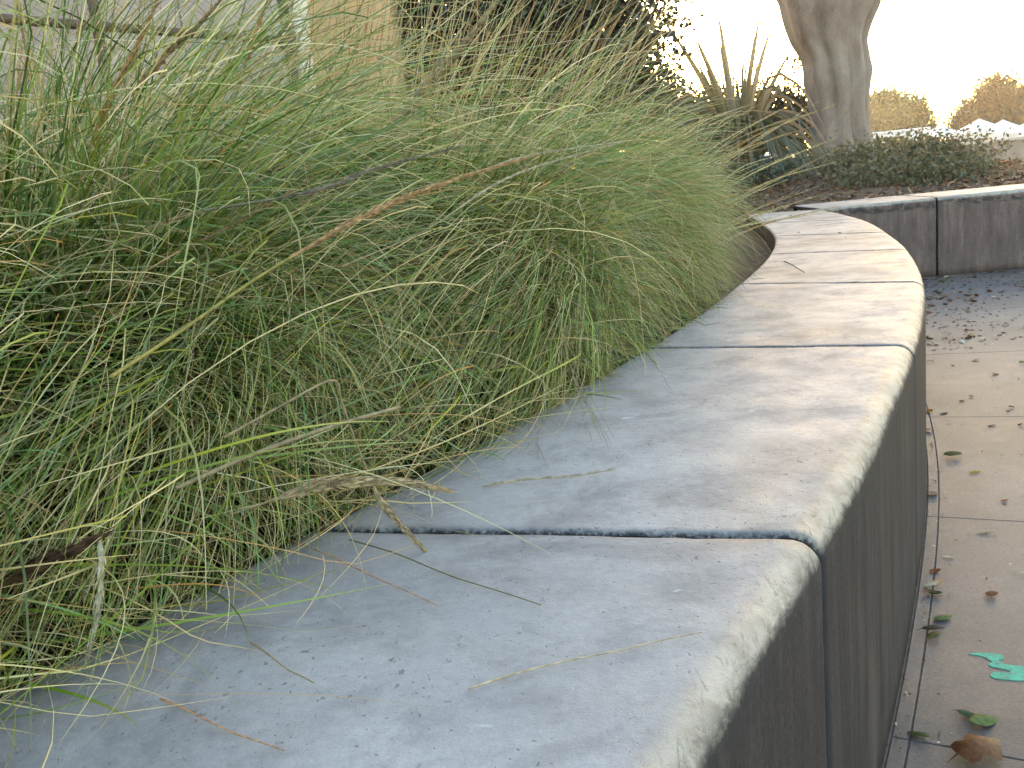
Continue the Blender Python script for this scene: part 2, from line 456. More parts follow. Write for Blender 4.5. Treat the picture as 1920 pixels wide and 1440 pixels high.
pav = tag(empty('pavement', (0, 0, 0)), kind='structure')
def kpos(y):  # knot of the outer line at depth y
    return np.interp(y, _out[:, 1], _kk)
def slab(k0, k1, d0, d1, name='slab', ztop=0.0, seed=0):
    n = 9; m = 5; g = 0.0011
    kk = np.linspace(k0, k1, n)
    P = cr(OUT, kk); T = cr(OUT, kk + 0.02) - cr(OUT, kk - 0.02); T /= np.linalg.norm(T, axis=1)[:, None]
    N = np.stack([T[:, 1], -T[:, 0]], -1)
    P[0] += T[0] * g; P[-1] -= T[-1] * g
    d = np.linspace(d0 + g, d1 - g, m)
    b = 0.0014
    rows = []
    V = np.zeros((n, m + 4, 3))
    for j in range(m + 4):
        dj = d[0] if j < 2 else (d[-1] if j > m + 1 else d[j - 2])
        V[:, j, :2] = P + N * dj
        V[:, j, 2] = (-0.05 if j in (0, m + 3) else (ztop - b if j in (1, m + 2) else ztop))
        if j == 2: V[:, j, :2] += N * b
        if j == m + 1: V[:, j, :2] -= N * b
    # end arrises
    Vn = np.zeros((n + 4, m + 4, 3)); Vn[2:-2] = V
    for e, s, q in ((1, 2, T[0]), (-2, -3, -T[-1])):
        Vn[e] = Vn[s]; Vn[e, 2:-2, 2] = ztop - b
        Vn[s, :, :2] += q * b
    Vn[0] = Vn[1]; Vn[0, :, 2] = -0.05; Vn[-1] = Vn[-2]; Vn[-1, :, 2] = -0.05
    Vn[:, :, :] = Vn
    Vn[1:-1, 0, 2] = -0.05; Vn[1:-1, -1, 2] = -0.05
    a, c = Vn.shape[:2]
    i = np.arange(a - 1)[:, None] * c; j = np.arange(c - 1)[None]
    Q = np.stack([i + j, i + j + 1, i + c + j + 1, i + c + j], -1).reshape(-1, 4)
    # orientation: +z up
    return build(name, Vn.reshape(-1, 3), [Q[:, ::-1]], M_PAVE, pav, False)
JY = [-0.6, 0.42, 1.33, 2.20, 3.05, 4.0, 5.0, 6.0, 7.2]      # depth of the radial joints at the wall
JK = [kpos(y) for y in JY[:-1]] + [7.0]
JK[0] = -1.9
for a, b in zip(JK[:-1], JK[1:]):
    slab(a, b, 0.003, 0.030, 'edge_strip')
    for d0, d1 in ((0.030, 1.35), (1.35, 2.75), (2.75, 4.2), (4.2, 6.0)):
        slab(a, b, d0, d1)

kk = np.linspace(JK[0], JK[-1], 60); Pj = cr(OUT, kk); Tj = cr(OUT, kk + 0.02) - cr(OUT, kk - 0.02); Tj /= np.linalg.norm(Tj, axis=1)[:, None]
Nj = np.stack([Tj[:, 1], -Tj[:, 0]], -1)
Vj = np.concatenate([np.c_[Pj - Nj * 0.05, np.full(60, -0.0035)], np.c_[Pj + Nj * 6.0, np.full(60, -0.0035)]])
ij = np.arange(59)
build('joint_fill', Vj, [np.stack([ij, ij + 60, ij + 61, ij + 1], -1)], plain('joint_dirt', (0.15, 0.122, 0.105), 0.95, 0.4, 60), pav, False)

def bed_z(x, y):
    base = 0.40 + 0.05 * np.clip((y - 4) / 2.5, 0, 1) + 0.04 * np.clip(y - 6.5, 0, 1)
    mound = (1 - (lambda f: f * f * (3 - 2 * f))(np.clip((np.asarray(x) - 3.9) / 1.6, 0, 1))) * 0.30 * (lambda f: f * f * (3 - 2 * f))(np.clip((y - 6.6) / 6.0, 0, 1))
    fall = -0.75 * (lambda f: f * f * (3 - 2 * f))(np.clip((y - 15) / 5.0, 0, 1))
    return base + mound + fall
bx = np.linspace(-9, 7.2, 109); by = np.linspace(-1.2, 20, 142)
X, Y = np.meshgrid(bx, by)
lim = np.where(Y < 6.5, x_in(Y) + 0.12, 7.0)
Xc = np.minimum(X, lim)
BP = np.stack([Xc, Y, np.zeros_like(X)], -1).reshape(-1, 3)
BP[:, 2] = bed_z(BP[:, 0], BP[:, 1]) + 0.012 * vnoise(BP, 7, 3) + 0.01 * vnoise(BP, 23, 4)
nx = len(bx); ii = (np.arange(len(by) - 1)[:, None] * nx + np.arange(nx - 1)[None]).ravel()
Q = np.stack([ii, ii + 1, ii + nx + 1, ii + nx], -1)
ar = np.linalg.norm(BP[Q[:, 1]] - BP[Q[:, 0]], axis=1) + np.linalg.norm(BP[Q[:, 2]] - BP[Q[:, 3]], axis=1)
Q = Q[ar > 1e-4]
bed = tag(build('planting_bed', BP, [Q], M_MULCH), kind='structure')

# wood chips and leaf litter of the mulch
def quads_cloud(C, size, aspect, tint, flat=0.0, bend=0.25, seed=0):
    """many small folded leaves / chips: two triangles pairs around a midrib"""
    g = np.random.default_rng(seed); n = len(C)
    size = np.broadcast_to(size, (n,))
    A = g.normal(size=(n, 3)); A[:, 2] *= (1 - flat); A /= np.linalg.norm(A, axis=1)[:, None]
    N = g.normal(size=(n, 3)); N[:, :2] *= (1 - flat); N[:, 2] = np.abs(N[:, 2]) + flat * 1.5
    B = np.cross(N, A); B /= np.linalg.norm(B, axis=1)[:, None] + 1e-9
    N = np.cross(A, B)
    L = size[:, None]; Wd = L * aspect
    p0 = C - A * L * 0.5; p3 = C + A * L * 0.5 - N * L * bend * 0.5
    p1 = C + B * Wd * 0.5 + N * L * bend * 0.25; p2 = C - B * Wd * 0.5 + N * L * bend * 0.25
    V = np.stack([p0, p1, p3, p2], 1).reshape(-1, 3)
    k = np.arange(n)[:, None] * 4
    T = np.concatenate([k + [0, 1, 2], k + [0, 2, 3]], 0)
    return V, T, np.repeat(tint, 4, 0)
n = 16000
cx = rng.uniform(-1.5, 6.8, n); cy = 6.4 + 8 * rng.random(n) ** 1.7
keep = (cy > 6.95) | (cx < 1.75)
cx, cy = cx[keep], cy[keep]; n = len(cx)
C = np.stack([cx, cy, bed_z(cx, cy) + rng.uniform(0.0, 0.03, n)], -1)
pal = np.array([(0.20, 0.095, 0.045), (0.30, 0.17, 0.085), (0.09, 0.05, 0.035), (0.33, 0.24, 0.16), (0.20, 0.11, 0.07)])
V, T, A = quads_cloud(C, rng.uniform(0.03, 0.085, n), 0.42, pal[rng.integers(0, 5, n)] * rng.uniform(0.7, 1.2, (n, 1)), 0.7, 0.3, 5)
tag(build('mulch_chips', V, [T], M_CHIP, None, False, {'tint': A}), 'brown wood chips and dead leaves covering the raised bed', 'mulch', kind='stuff')

# ------------------------------------------------------------------ grass
SEG = 9
def strands(base, az, th0, droop, L, power=1.6, wob=None, seg=SEG):
    """curves bending over under their weight; all arguments per strand"""
    n = len(az); s = np.linspace(0, 1, seg + 1)
    sm = (s[:-1] + s[1:]) / 2
    th = th0[:, None] + droop[:, None] * sm[None] ** power
    a = az[:, None] + (wob[:, None] * sm[None] if wob is not None else 0)
    st = (L / seg)[:, None]
    d = np.stack([np.sin(th) * np.cos(a) * st, np.sin(th) * np.sin(a) * st, np.cos(th) * st], -1)
    P = np.concatenate([np.zeros((n, 1, 3)), np.cumsum(d, 1)], 1) + base[:, None]
    return P
def rest_on_wall(P, reach, seed=0):
    """blades that meet the seat wall stop short of it, or lie on its top"""
    g = np.random.default_rng(seed)
    x, y, z = P[..., 0], P[..., 1], P[..., 2]
    sd = x - x_in(y)
    a = reach[:, None]
    # a blade too long for the gap bends more steeply as a whole
    over = sd.max(1); room = np.maximum(reach - sd[:, 0], 0.02); q = np.minimum(1, room / np.maximum(over - sd[:, 0], 1e-3))[:, None]
    x = x[:, :1] + (x - x[:, :1]) * q
    z = z[:, :1] + (z - z[:, :1]) * (0.80 + 0.20 * q)
    sd = x - x_in(y)
    sd2 = np.where(sd > -0.0, a * (1 - np.exp(-np.maximum(sd, 0) / a)), sd)
    x2 = x_in(y) + sd2
    inside = (sd2 > -0.006) & (y < 6.6)
    lay = TOP + 0.004 + g.uniform(0, 0.012, (len(P), 1))
    z2 = np.where(inside & (z < lay), lay, z)
    x2 = np.where(y < 6.6, x2, x)
    z2 = np.maximum(z2, np.where(sd2 > 0, z2, bed_z(x2, y) + 0.004))
    return np.stack([x2, y, z2], -1)
def ribbons(P, w, tint, tip=None, seed=0, flatten=0.5):
    g = np.random.default_rng(seed)
    n, m = P.shape[:2]
    T = np.gradient(P, axis=1); T /= np.linalg.norm(T, axis=2)[..., None] + 1e-9
    hz = g.normal(size=(n, 3)); hz[:, 2] *= flatten
    S = np.cross(T, hz[:, None]); S /= np.linalg.norm(S, axis=2)[..., None] + 1e-9
    s = np.linspace(0, 1, m)
    prof = np.minimum(1, 0.75 + s * 1.2) * (1 - 0.88 * s ** 2.2)
    Wd = w[:, None] * prof[None] * 0.5
    V = np.stack([P - S * Wd[..., None], P + S * Wd[..., None]], 2).reshape(-1, 3)
    k = (np.arange(n)[:, None] * m + np.arange(m - 1)[None]).ravel() * 2
    Q = np.stack([k, k + 1, k + 3, k + 2], -1)
    col = np.repeat(tint[:, None], m, 1)
    if tip is not None:
        f = np.clip((s - tip[1]) / (1 - tip[1]), 0, 1)[None, :, None] * tip[2][:, None, None]
        col = col * (1 - f) + np.asarray(tip[0])[None, None] * f
    return V, Q, np.repeat(col.reshape(-1, 3), 2, 0)

GREENS = np.array([(0.115, 0.185, 0.016), (0.175, 0.265, 0.040), (0.045, 0.085, 0.008), (0.165, 0.285, 0.095), (0.255, 0.280, 0.030), (0.075, 0.140, 0.030)])
STRAWS = np.array([(0.54, 0.42, 0.20), (0.66, 0.55, 0.32), (0.42, 0.29, 0.12), (0.58, 0.50, 0.24), (0.46, 0.25, 0.08)])

def tussock(center, n, height, label, seed, straw=0.16, warm=0.0, spread=0.20, overhang=0.02, lean=(0, 0), wmul=1.0, longs=70, bias=0.30, seg=SEG):
    g = np.random.default_rng(seed)
    c = np.array([center[0], center[1], bed_z(np.array(center[0]), np.array(center[1]))], float)
    root = tag(empty('grass_tussock', c), label, 'grass plant', 'tussock grasses in the bed', 'thing')
    # blades grow in locks of about a dozen that bend alike
    nl = n // 11 + 1; lk = g.integers(0, nl, n)
    laz = np.where(g.random(nl) < bias, g.normal(-0.42, 0.55, nl), g.uniform(0, 2 * np.pi, nl)); lr = spread * np.sqrt(g.random(nl)); la2 = laz + g.normal(0, 0.7, nl)
    lth = g.beta(1.2, 2.2, nl) * 0.80
    lend = 0.55 + 2.15 * g.beta(2.3, 1.1, nl)            # how far the tip has bent over
    lend = np.maximum(lend, 0.9 + 1.7 * lth)
    ldr = np.maximum(lend - lth, 0.25); lL = height * g.uniform(0.72, 1.22, nl) * np.where(g.random(nl) < 0.25, 0.7, 1) * (0.66 + 0.34 * np.minimum(1, lend / 1.9)) * (1 - 0.22 * lth)
    az = laz[lk] + g.normal(0, 0.11, n); rr = np.abs(lr[lk] + g.normal(0, 0.02, n)); a2 = la2[lk] + g.normal(0, 0.12, n)
    base = np.stack([c[0] + rr * np.cos(a2), c[1] + rr * np.sin(a2), np.full(n, c[2] - 0.01)], -1)
    th0 = lth[lk] + g.normal(0, 0.07, n); droop = ldr[lk] + g.normal(0, 0.16, n)
    L = lL[lk] * g.uniform(0.75, 1.15, n) * np.where(g.random(n) < 0.03, 1.35, 1)
    P = strands(base, az, th0, droop, L, 1.15, g.normal(0, 0.10, n), seg)
    P[..., 0] += lean[0] * (P[..., 2] - c[2]); P[..., 1] += lean[1] * (P[..., 2] - c[2])
    reach = 0.006 + g.exponential(0.035, n); k = g.random(n) < overhang
    reach[k] = g.uniform(0.06, 0.34, k.sum())
    P = rest_on_wall(P, reach, seed)
    dry = g.random(n) < straw
    tint = np.where(dry[:, None], STRAWS[g.integers(0, 5, n)], GREENS[g.integers(0, 6, n)]) * g.uniform(0.75, 1.2, (n, 1))
    tint = tint * (1 - warm) + warm * tint.mean(1, keepdims=True) * np.array([1.35, 1.1, 0.55])
    w = np.where(dry, g.uniform(0.0016, 0.0032, n), g.uniform(0.0021, 0.0048, n)) * wmul
    V, Q, A = ribbons(P, w, tint, ((0.44, 0.36, 0.20), 0.60, g.random(n) ** 1.7), seed)
    b = build('blades', V - c, [Q], M_BLADE, root, False, {'tint': A}); tag(b, kind='stuff')
    # dead thatch in the heart of the plant, colour darkened to deepen shaded gaps
    m = n // 2
    a_ = g.uniform(0, 6.28, m); r_ = spread * 1.3 * np.sqrt(g.random(m))
    P = strands(np.stack([c[0] + r_ * np.cos(a_), c[1] + r_ * np.sin(a_), np.full(m, c[2] - 0.01)], -1), a_ + g.normal(0, 0.6, m), g.uniform(0, 0.9, m), g.uniform(0.2, 1.4, m), height * g.uniform(0.28, 0.58, m), 1.3, g.normal(0, 0.4, m), 4)
    P = rest_on_wall(P, np.full(m, 0.004), seed + 7)
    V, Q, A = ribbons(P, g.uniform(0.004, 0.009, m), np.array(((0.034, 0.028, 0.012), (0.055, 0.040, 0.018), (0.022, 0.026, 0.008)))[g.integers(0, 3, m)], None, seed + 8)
    tag(build('thatch', V - c, [Q], M_BLADE, root, False, {'tint': A}), kind='stuff')
    # long pale dry leaves arching over the rest
    m = longs
    az = np.where(g.random(m) < bias, g.normal(-0.4, 0.7, m), g.uniform(0, 2 * np.pi, m))
    P = strands(np.tile(c, (m, 1)) + g.normal(0, 0.08, (m, 3)) * [1, 1, 0], az, g.uniform(0.15, 0.75, m), g.uniform(1.1, 1.9, m), height * g.uniform(1.05, 1.6, m), 1.5, g.normal(0, 0.2, m), 18)
    reach = 0.01 + g.exponential(0.08, m)
    P = rest_on_wall(P, reach, seed + 1)
    tint = STRAWS[g.integers(0, 4, m)] * g.uniform(0.85, 1.2, (m, 1))
    V, Q, A = ribbons(P, g.uniform(0.0020, 0.0032, m) * wmul, tint, None, seed + 3)
    tag(build('dry_leaves', V - c, [Q], M_BLADE, root, False, {'tint': A}), kind='stuff')
    return root, c

T_NEAR, cN = tussock((-0.72, 1.32), 9200, 1.04, 'nearest tussock grass spilling blades over the wall at lower left of photo', 21, 0.25, overhang=0.06, longs=200, bias=0.35, seg=16)
T_MID, cM = tussock((-0.24, 2.08), 10925, 1.00, 'blue-green tussock grass between nearest clump and straw-topped dome, brushing seat wall', 22, 0.25, overhang=0.03, longs=180, bias=0.28, seg=12)
T_DOME2, cE = tussock((-0.02, 2.88), 12074, 0.92, 'dense green tussock grass hanging to seat wall just before the far dome', 23, 0.28, 0.08, longs=120, bias=0.2)
T_DOME, cA = tussock((0.12, 3.75), 13224, 0.86, 'domed yellow-green tussock with upright straw stalks in front of dark tree', 24, 0.36, 0.18, longs=90, bias=0.12)
T_END, cZ = tussock((0.70, 5.05), 1500, 0.46, 'straw-coloured tussock leaning right over mulch at far end of bed', 25, 0.6, 0.30, lean=(0.15, 0), longs=20)
T_BACK, cB = tussock((-0.65, 3.10), 5500, 0.96, 'dark green back-row tussock in front of white fence post', 26, 0.22, 0.05, wmul=1.2, bias=0.1)
T_BACK2, cC = tussock((-0.88, 2.35), 6500, 1.10, 'dark green back-row tussock in front of chain-link panel', 27, 0.22, 0.0, wmul=1.2, bias=0.08)
T_SIDE, cS = tussock((-0.99, 1.90), 6500, 1.26, 'shaded tussock grass at left edge of photo behind nearest clump', 28, 0.22, overhang=0.0, wmul=1.1, bias=0.1, longs=110, seg=14)
T_CORNER, cQ = tussock((-1.02, 0.74), 4200, 1.00, 'tussock grass entering at lower left corner, lowest and closest to camera', 30, 0.24, overhang=0.08, bias=0.5, longs=60, seg=18)
T_DEEP, cD = tussock((-0.20, 4.6), 5000, 0.90, 'thin yellowish tussock behind dome, beside tan building wall', 29, 0.4, 0.25, bias=0.1)

# ------------------------------------------------------------------ flower stalks
def stalk(parent, P, r_stem, r_head, head_from, col_stem, col_head, label=None, n=26, fuzz=1.0, seed=0):
    """one flowering stalk: thin culm (the part) and a fuzzy rope-like seed head (its sub-part)"""
    g = np.random.default_rng(seed)
    off = np.array(parent.location)
    C = spline(P, n)
    i0 = int(head_from * (n - 1))
    m = MB()
    k = max(i0 + 1, 3)
    m.tube(C[:k], np.linspace(r_stem, r_stem * 0.8, k), 5, a=col_stem)
    st = m.build('flower_stalk', M_STALK, parent, True, True, off)
    if label: st['label'] = label
    if head_from < 0.97 and n - i0 >= 3:
        H = C[i0:]
        f = np.linspace(0, 1, len(H))
        R = r_head * (np.minimum(1, 0.45 + f * 4) * (1 - 0.75 * f ** 1.6))
        h = MB()
        V, Q = tube(H, R * 0.62, 6); h.add(V, Q, a=col_head)
        # spikelets pressed along the head
        cnt = int(len(H) * 11 * fuzz)
        u = g.random(cnt) * (len(H) - 1.001); j = u.astype(int); fr = (u - j)[:, None]
        c = H[j] * (1 - fr) + H[j + 1] * fr
        T = H[j + 1] - H[j]; T /= np.linalg.norm(T, axis=1)[:, None] + 1e-9
        rad = g.normal(size=(cnt, 3)); rad -= T * (rad * T).sum(1)[:, None]; rad /= np.linalg.norm(rad, axis=1)[:, None]
        rj = R[j][:, None]
        ln = (r_head * g.uniform(1.6, 3.4, cnt))[:, None]
        side = np.cross(T, rad)
        p0 = c + rad * rj * 0.4; p1 = c + T * ln * 0.45 + rad * rj * 1.05 + side * rj * 0.35
        p2 = c + T * ln * 0.45 + rad * rj * 1.05 - side * rj * 0.35; p3 = c + T * ln + rad * rj * g.uniform(0.8, 1.7, (cnt, 1))
        V = np.stack([p0, p1, p3, p2], 1).reshape(-1, 3)
        kk = np.arange(cnt)[:, None] * 4
        col = np.repeat(np.asarray(col_head)[None] * g.uniform(0.65, 1.45, (cnt, 1)), 4, 0)
        h.add(V, T=np.concatenate([kk + [0, 1, 2], kk + [0, 2, 3]]), a=col)
        # the sub-part hangs off the stalk
        hd = h.build('seed_head', M_STALK, st, False, True, off)
    return st
BROWN = (0.46, 0.245, 0.09); STRAW = (0.44, 0.34, 0.19); PALE = (0.55, 0.46, 0.30); DARKB = (0.10, 0.055, 0.03)
OLIVE = (0.22, 0.20, 0.06); GREEN = (0.13, 0.17, 0.06); GREYG = (0.22, 0.21, 0.12)
def pix(pts, y0, y1):
    ys = np.linspace(y0, y1, len(pts)); return [pt(px, py, y) for (px, py), y in zip(pts, ys)]
# the prominent ones, from the front backwards
stalk(T_NEAR, pix([(210, 705), (340, 620), (500, 510), (700, 397), (860, 335), (1010, 290)], 0.66, 1.10), 0.0017, 0.0036, 0.40, (0.40, 0.34, 0.09), (0.50, 0.31, 0.14), 'long tan-brown seed head on yellow stem crossing the grass diagonally', 44, 1.4, 1)
stalk(T_NEAR, pix([(640, 500), (800, 430), (960, 330), (1180, 262)], 1.15, 1.45), 0.0012, 0.0026, 0.35, STRAW, PALE, None, 24, 0.8, 2)
stalk(T_MID, pix([(720, 370), (870, 330), (1000, 290), (1200, 261)], 1.3, 1.6), 0.0012, 0.0024, 0.4, STRAW, PALE, None, 24, 0.8, 3)
stalk(T_NEAR, pix([(330, 915), (480, 850), (620, 800), (772, 757)], 0.88, 1.0), 0.0028, 0.0032, 0.98, STRAW, PALE, 'snapped straw stem sticking out towards the seat wall', 20, 0, 4)
stalk(T_NEAR, pix([(420, 820), (520, 765), (622, 713), (640, 752), (668, 830), (692, 892)], 0.90, 1.0), 0.0015, 0.0015, 0.98, STRAW, PALE, 'dry stem bent sharply back down over wall edge', 30, 0, 5)
stalk(T_NEAR, pix([(430, 965), (520, 935), (600, 912), (690, 903), (760, 905), (832, 918)], 0.93, 1.03), 0.0016, 0.0068, 0.20, STRAW, (0.50, 0.37, 0.21), 'frayed tan seed head resting on the wall edge', 34, 1.6, 6)
stalk(T_NEAR, pix([(692, 892), (712, 935), (752, 985), (812, 1048)], 0.99, 1.0), 0.0014, 0.0042, 0.08, STRAW, (0.48, 0.37, 0.22), 'thin tan seed head dropping onto wall top', 26, 1.3, 7)
stalk(T_NEAR, pix([(-70, 1150), (10, 1095), (90, 1052), (188, 1005)], 0.76, 0.76), 0.0028, 0.0070, 0.33, DARKB, (0.13, 0.075, 0.045), 'stout dark brown broken stub at left above wall', 26, 0.8, 8)
stalk(T_NEAR, pix([(186, 1008), (190, 1060), (184, 1140), (164, 1232)], 0.76, 0.76), 0.0016, 0.0040, 0.02, PALE, (0.60, 0.55, 0.42), 'pale dead leaf dangling from the dark stub', 20, 0.5, 9)
stalk(T_BACK2, pix([(150, 330), (210, 180), (262, 75), (305, -20)], 1.25, 1.4), 0.0017, 0.0045, 0.15, GREEN, BROWN, None, 26, 1.2, 10)
stalk(T_BACK2, pix([(225, 200), (310, 105), (370, 50), (430, -20)], 1.25, 1.45), 0.0017, 0.0045, 0.05, OLIVE, (0.28, 0.18, 0.08), None, 26, 1.2, 11)
stalk(T_BACK2, pix([(440, 190), (470, 90), (497, 10), (510, -30)], 1.6, 1.75), 0.0018, 0.0045, 0.2, OLIVE, BROWN, None, 22, 1.2, 12)
stalk(T_BACK, pix([(465, 270), (512, 246), (545, 233), (580, 219)], 2.0, 2.0), 0.0016, 0.0085, 0.3, DARKB, (0.20, 0.11, 0.05), 'short thick brown seed head below the white post', 18, 1.3, 13)
stalk(T_BACK, pix([(575, 240), (620, 130), (655, 60), (690, -20)], 2.7, 2.9), 0.0040, 0.0046, 0.6, GREEN, OLIVE, None, 22, 0.8, 14)
stalk(T_BACK, pix([(615, 250), (680, 150), (740, 80), (790, 0)], 2.7, 2.9), 0.0024, 0.0050, 0.3, OLIVE, STRAW, None, 22, 0.9, 15)
stalk(T_DOME2, pix([(700, 290), (760, 220), (840, 120), (945, -15)], 1.7, 1.8), 0.0026, 0.0085, 0.18, OLIVE, (0.42, 0.32, 0.17), 'thick straw seed head slanting up across the dark tree', 34, 1.2, 16)
stalk(T_DOME2, pix([(660, 330), (740, 225), (800, 150), (870, 45)], 1.75, 1.8), 0.0019, 0.0050, 0.3, STRAW, PALE, None, 30, 0.9, 17)
stalk(T_NEAR, pix([(380, 395), (590, 358), (700, 318), (860, 275)], 1.0, 1.25), 0.0018, 0.0040, 0.25, GREYG, (0.24, 0.20, 0.13), 'grey-brown seed head arching above the long brown one', 28, 1.0, 18)
stalk(T_NEAR, pix([(130, 640), (290, 500), (440, 420), (590, 332)], 1.0, 1.2), 0.0017, 0.0034, 0.3, OLIVE, (0.36, 0.25, 0.12), None, 28, 0.9, 19)
stalk(T_NEAR, pix([(60, 620), (220, 470), (330, 410), (480, 378)], 0.95, 1.1), 0.0015, 0.0032, 0.45, OLIVE, (0.38, 0.28, 0.14), None, 28, 0.9, 20)
stalk(T_SIDE, pix([(-20, 560), (40, 490), (110, 420), (230, 330)], 0.95, 1.05), 0.0015, 0.0032, 0.4, OLIVE, STRAW, None, 24, 0.9, 21)
stalk(T_DOME, pix([(1240, 385), (1275, 320), (1310, 262), (1342, 205)], 3.3, 3.4), 0.0024, 0.0048, 0.35, DARKB, (0.09, 0.06, 0.03), 'single dark stalk standing right of the dome', 18, 0.6, 22)
stalk(T_DOME, pix([(820, 340), (900, 265), (1010, 175), (1100, 95)], 2.9, 3.0), 0.0020, 0.0046, 0.3, OLIVE, (0.34, 0.23, 0.11), None, 26, 1.0, 23)
stalk(T_DOME2, pix([(895, 270), (905, 215), (915, 170), (930, 95)], 2.8, 2.9), 0.0022, 0.0064, 0.35, DARKB, (0.17, 0.10, 0.05), 'short dark seed head upright in the dome', 18, 1.0, 24)
# upright straw stalks against the dark tree
for i in range(170):
    px = 610 + 670 * (i + rng.random()) / 170
    lean = 0.10 + 0.55 * (px - 690) / 590 + rng.normal(0, 0.13)
    y0 = rng.uniform(190, 300); y1 = rng.uniform(-110, 60) + max(0, px - 1150) * 0.25
    bx0 = px - lean * 170
    yd = rng.uniform(3.2, 4.6)
    q = [(bx0 - 12, y0 + 60), (bx0, y0), ((bx0 + px) / 2 + rng.normal(0, 5), (y0 + y1) / 2), (px + lean * 60, y1)]
    par = T_DOME if yd < 4.2 else T_DEEP
    br = rng.random() < 0.28
    stalk(par, pix(q, yd, yd + 0.15), rng.uniform(0.0012, 0.0020), rng.uniform(0.0024, 0.0048), rng.uniform(0.3, 0.55), STRAW if not br else OLIVE, BROWN if br else STRAWS[i % 4], None, 16, 0.5, 100 + i)
# thin stalks leaning over the mulch on the right
for i in range(72):
    x1 = rng.uniform(1290, 1585); y1 = rng.uniform(180, 400) - max(0, 1400 - x1) * 0.35
    x0 = rng.uniform(1120, 1330); y0 = y1 + (x1 - x0) * rng.uniform(0.35, 0.8) + 30
    y0 = min(y0, 520)
    yd = rng.uniform(3.1, 4.9)
    q = [(x0, y0), ((x0 + x1) / 2 - 6, (y0 + y1) / 2 - 22), (x1, y1)]
    stalk(T_END if yd > 4.5 else T_DOME, pix(q, yd - 0.2, yd + 0.2), rng.uniform(0.0011, 0.0018), rng.uniform(0.0026, 0.0048), rng.uniform(0.25, 0.5), PALE, STRAWS[i % 5] * 1.05, None, 16, 0.6, 300 + i)
# a few more among the back row
for i in range(26):
    px = rng.uniform(20, 720); lean = rng.uniform(-0.2, 0.6); y0 = rng.uniform(230, 380); y1 = rng.uniform(-90, 60)
    yd = rng.uniform(2.3, 3.4)
    q = [(px - lean * 150, y0), (px - lean * 60, (y0 + y1) / 2), (px + lean * 60, y1)]
    stalk(T_BACK2 if px < 420 else T_BACK, pix(q, yd, yd + 0.15), rng.uniform(0.0014, 0.0026), rng.uniform(0.0028, 0.0045), rng.uniform(0.35, 0.7), (GREEN, OLIVE, STRAW)[i % 3], (STRAW, BROWN, OLIVE)[i % 3], None, 16, 0.5, 400 + i)

# a wispy pale panicle fallen open over the wall edge
def panicle(parent, stem, tips, depth, label, seed):
    g = np.random.default_rng(seed); off = np.array(parent.location); m = MB()
    S = spline([pt(x, y, d) for (x, y), d in zip(stem, np.linspace(depth[0], depth[1], len(stem)))], 16)
    m.tube(S, np.linspace(0.0011, 0.0005, 16), 4, a=PALE)
    for k, (x, y) in enumerate(tips):
        j = int(g.integers(7, 14)); e = on(x, y, TOP + 0.004)
        C = spline([S[j], S[j] * 0.5 + e * 0.5 + np.array([0, 0, 0.006]), e], 7)
        m.tube(C, np.linspace(0.0006, 0.0003, 7), 3, a=PALE)
    o = m.build('panicle', M_STALK, parent, True, True, off); o['label'] = label
panicle(T_MID, [(1045, 560), (1062, 660), (1092, 745), (1130, 800)], [(1146, 832), (1152, 822), (1140, 836), (1128, 826), (1118, 808), (1085, 808), (1068, 790), (1050, 800), (1100, 812), (1110, 828)], (1.5, 1.62), 'wispy pale panicle hanging onto seat wall top', 3)
panicle(T_MID, [(1018, 700), (1022, 770), (1015, 800), (992, 845)], [(1010, 862), (1025, 872), (985, 850), (1000, 858)], (1.42, 1.45), 'single pale bent straw hanging onto seat wall top', 4)

# ------------------------------------------------------------------ straws lying on the seat wall
def straw(pts, r, col, label, head=False, seed=0, lift=0.002):
    P = np.array([on(px, py, TOP + lift + r) for px, py in pts])
    C = spline(P, 18); c0 = C[0].copy()
    C[:, 2] += 0.002 * np.abs(np.sin(np.linspace(0, 5, 18) + seed))
    m = MB(); m.tube(C, np.linspace(r, r * 0.55, 18), 5, a=col)
    if head:
        g = np.random.default_rng(seed)
        for k in range(60):
            j = g.integers(0, 17); t = C[j + 1] - C[j]; t /= np.linalg.norm(t); d = g.normal(size=3); d[2] = abs(d[2]); d /= np.linalg.norm(d)
            a = C[j] + d * r * 0.7; s = np.cross(t, d)
            m.add([a, a + t * 0.006 + d * 0.0015 + s * 0.0008, a + t * 0.012 + d * 0.0012, a + t * 0.006 + d * 0.0015 - s * 0.0008], T=[(0, 1, 2), (0, 2, 3)], a=np.array(col) * g.uniform(0.8, 1.3))
    o = m.build('straw', M_STALK, None, True, True, c0); o.location = tuple(map(float, c0))
    return tag(o, label, 'straw', 'loose dry straws on the seat wall')
straw([(878, 1291), (1000, 1258), (1170, 1218), (1316, 1189)], 0.0010, (0.66, 0.52, 0.34), 'longest bare tan straw lying across nearest block of seat wall')
straw([(905, 912), (985, 902), (1080, 893), (1152, 883)], 0.0013, PALE, 'pale jointed straw lying just beyond the first joint of seat wall', True, 3)
straw([(655, 1012), (740, 1040), (830, 1075), (1015, 1138)], 0.0009, OLIVE, 'thin olive straw lying below the first joint of seat wall')
straw([(540, 1010), (640, 1055), (740, 1100), (822, 1140)], 0.0010, (0.620, 0.38, 0.22), 'tan straw lying at grass edge parallel to the thin olive one')
straw([(300, 1310), (390, 1355), (470, 1388), (535, 1412)], 0.0010, (0.622, 0.36, 0.20), 'tan straw on nearest block close to lower left corner')
straw([(470, 1205), (530, 1250), (590, 1285)], 0.0010, STRAW, 'short yellowish straw below the overhanging blades')
straw([(1200, 655), (1215, 668), (1232, 686)], 0.0012, OLIVE, 'short green straw at grass edge by second joint')
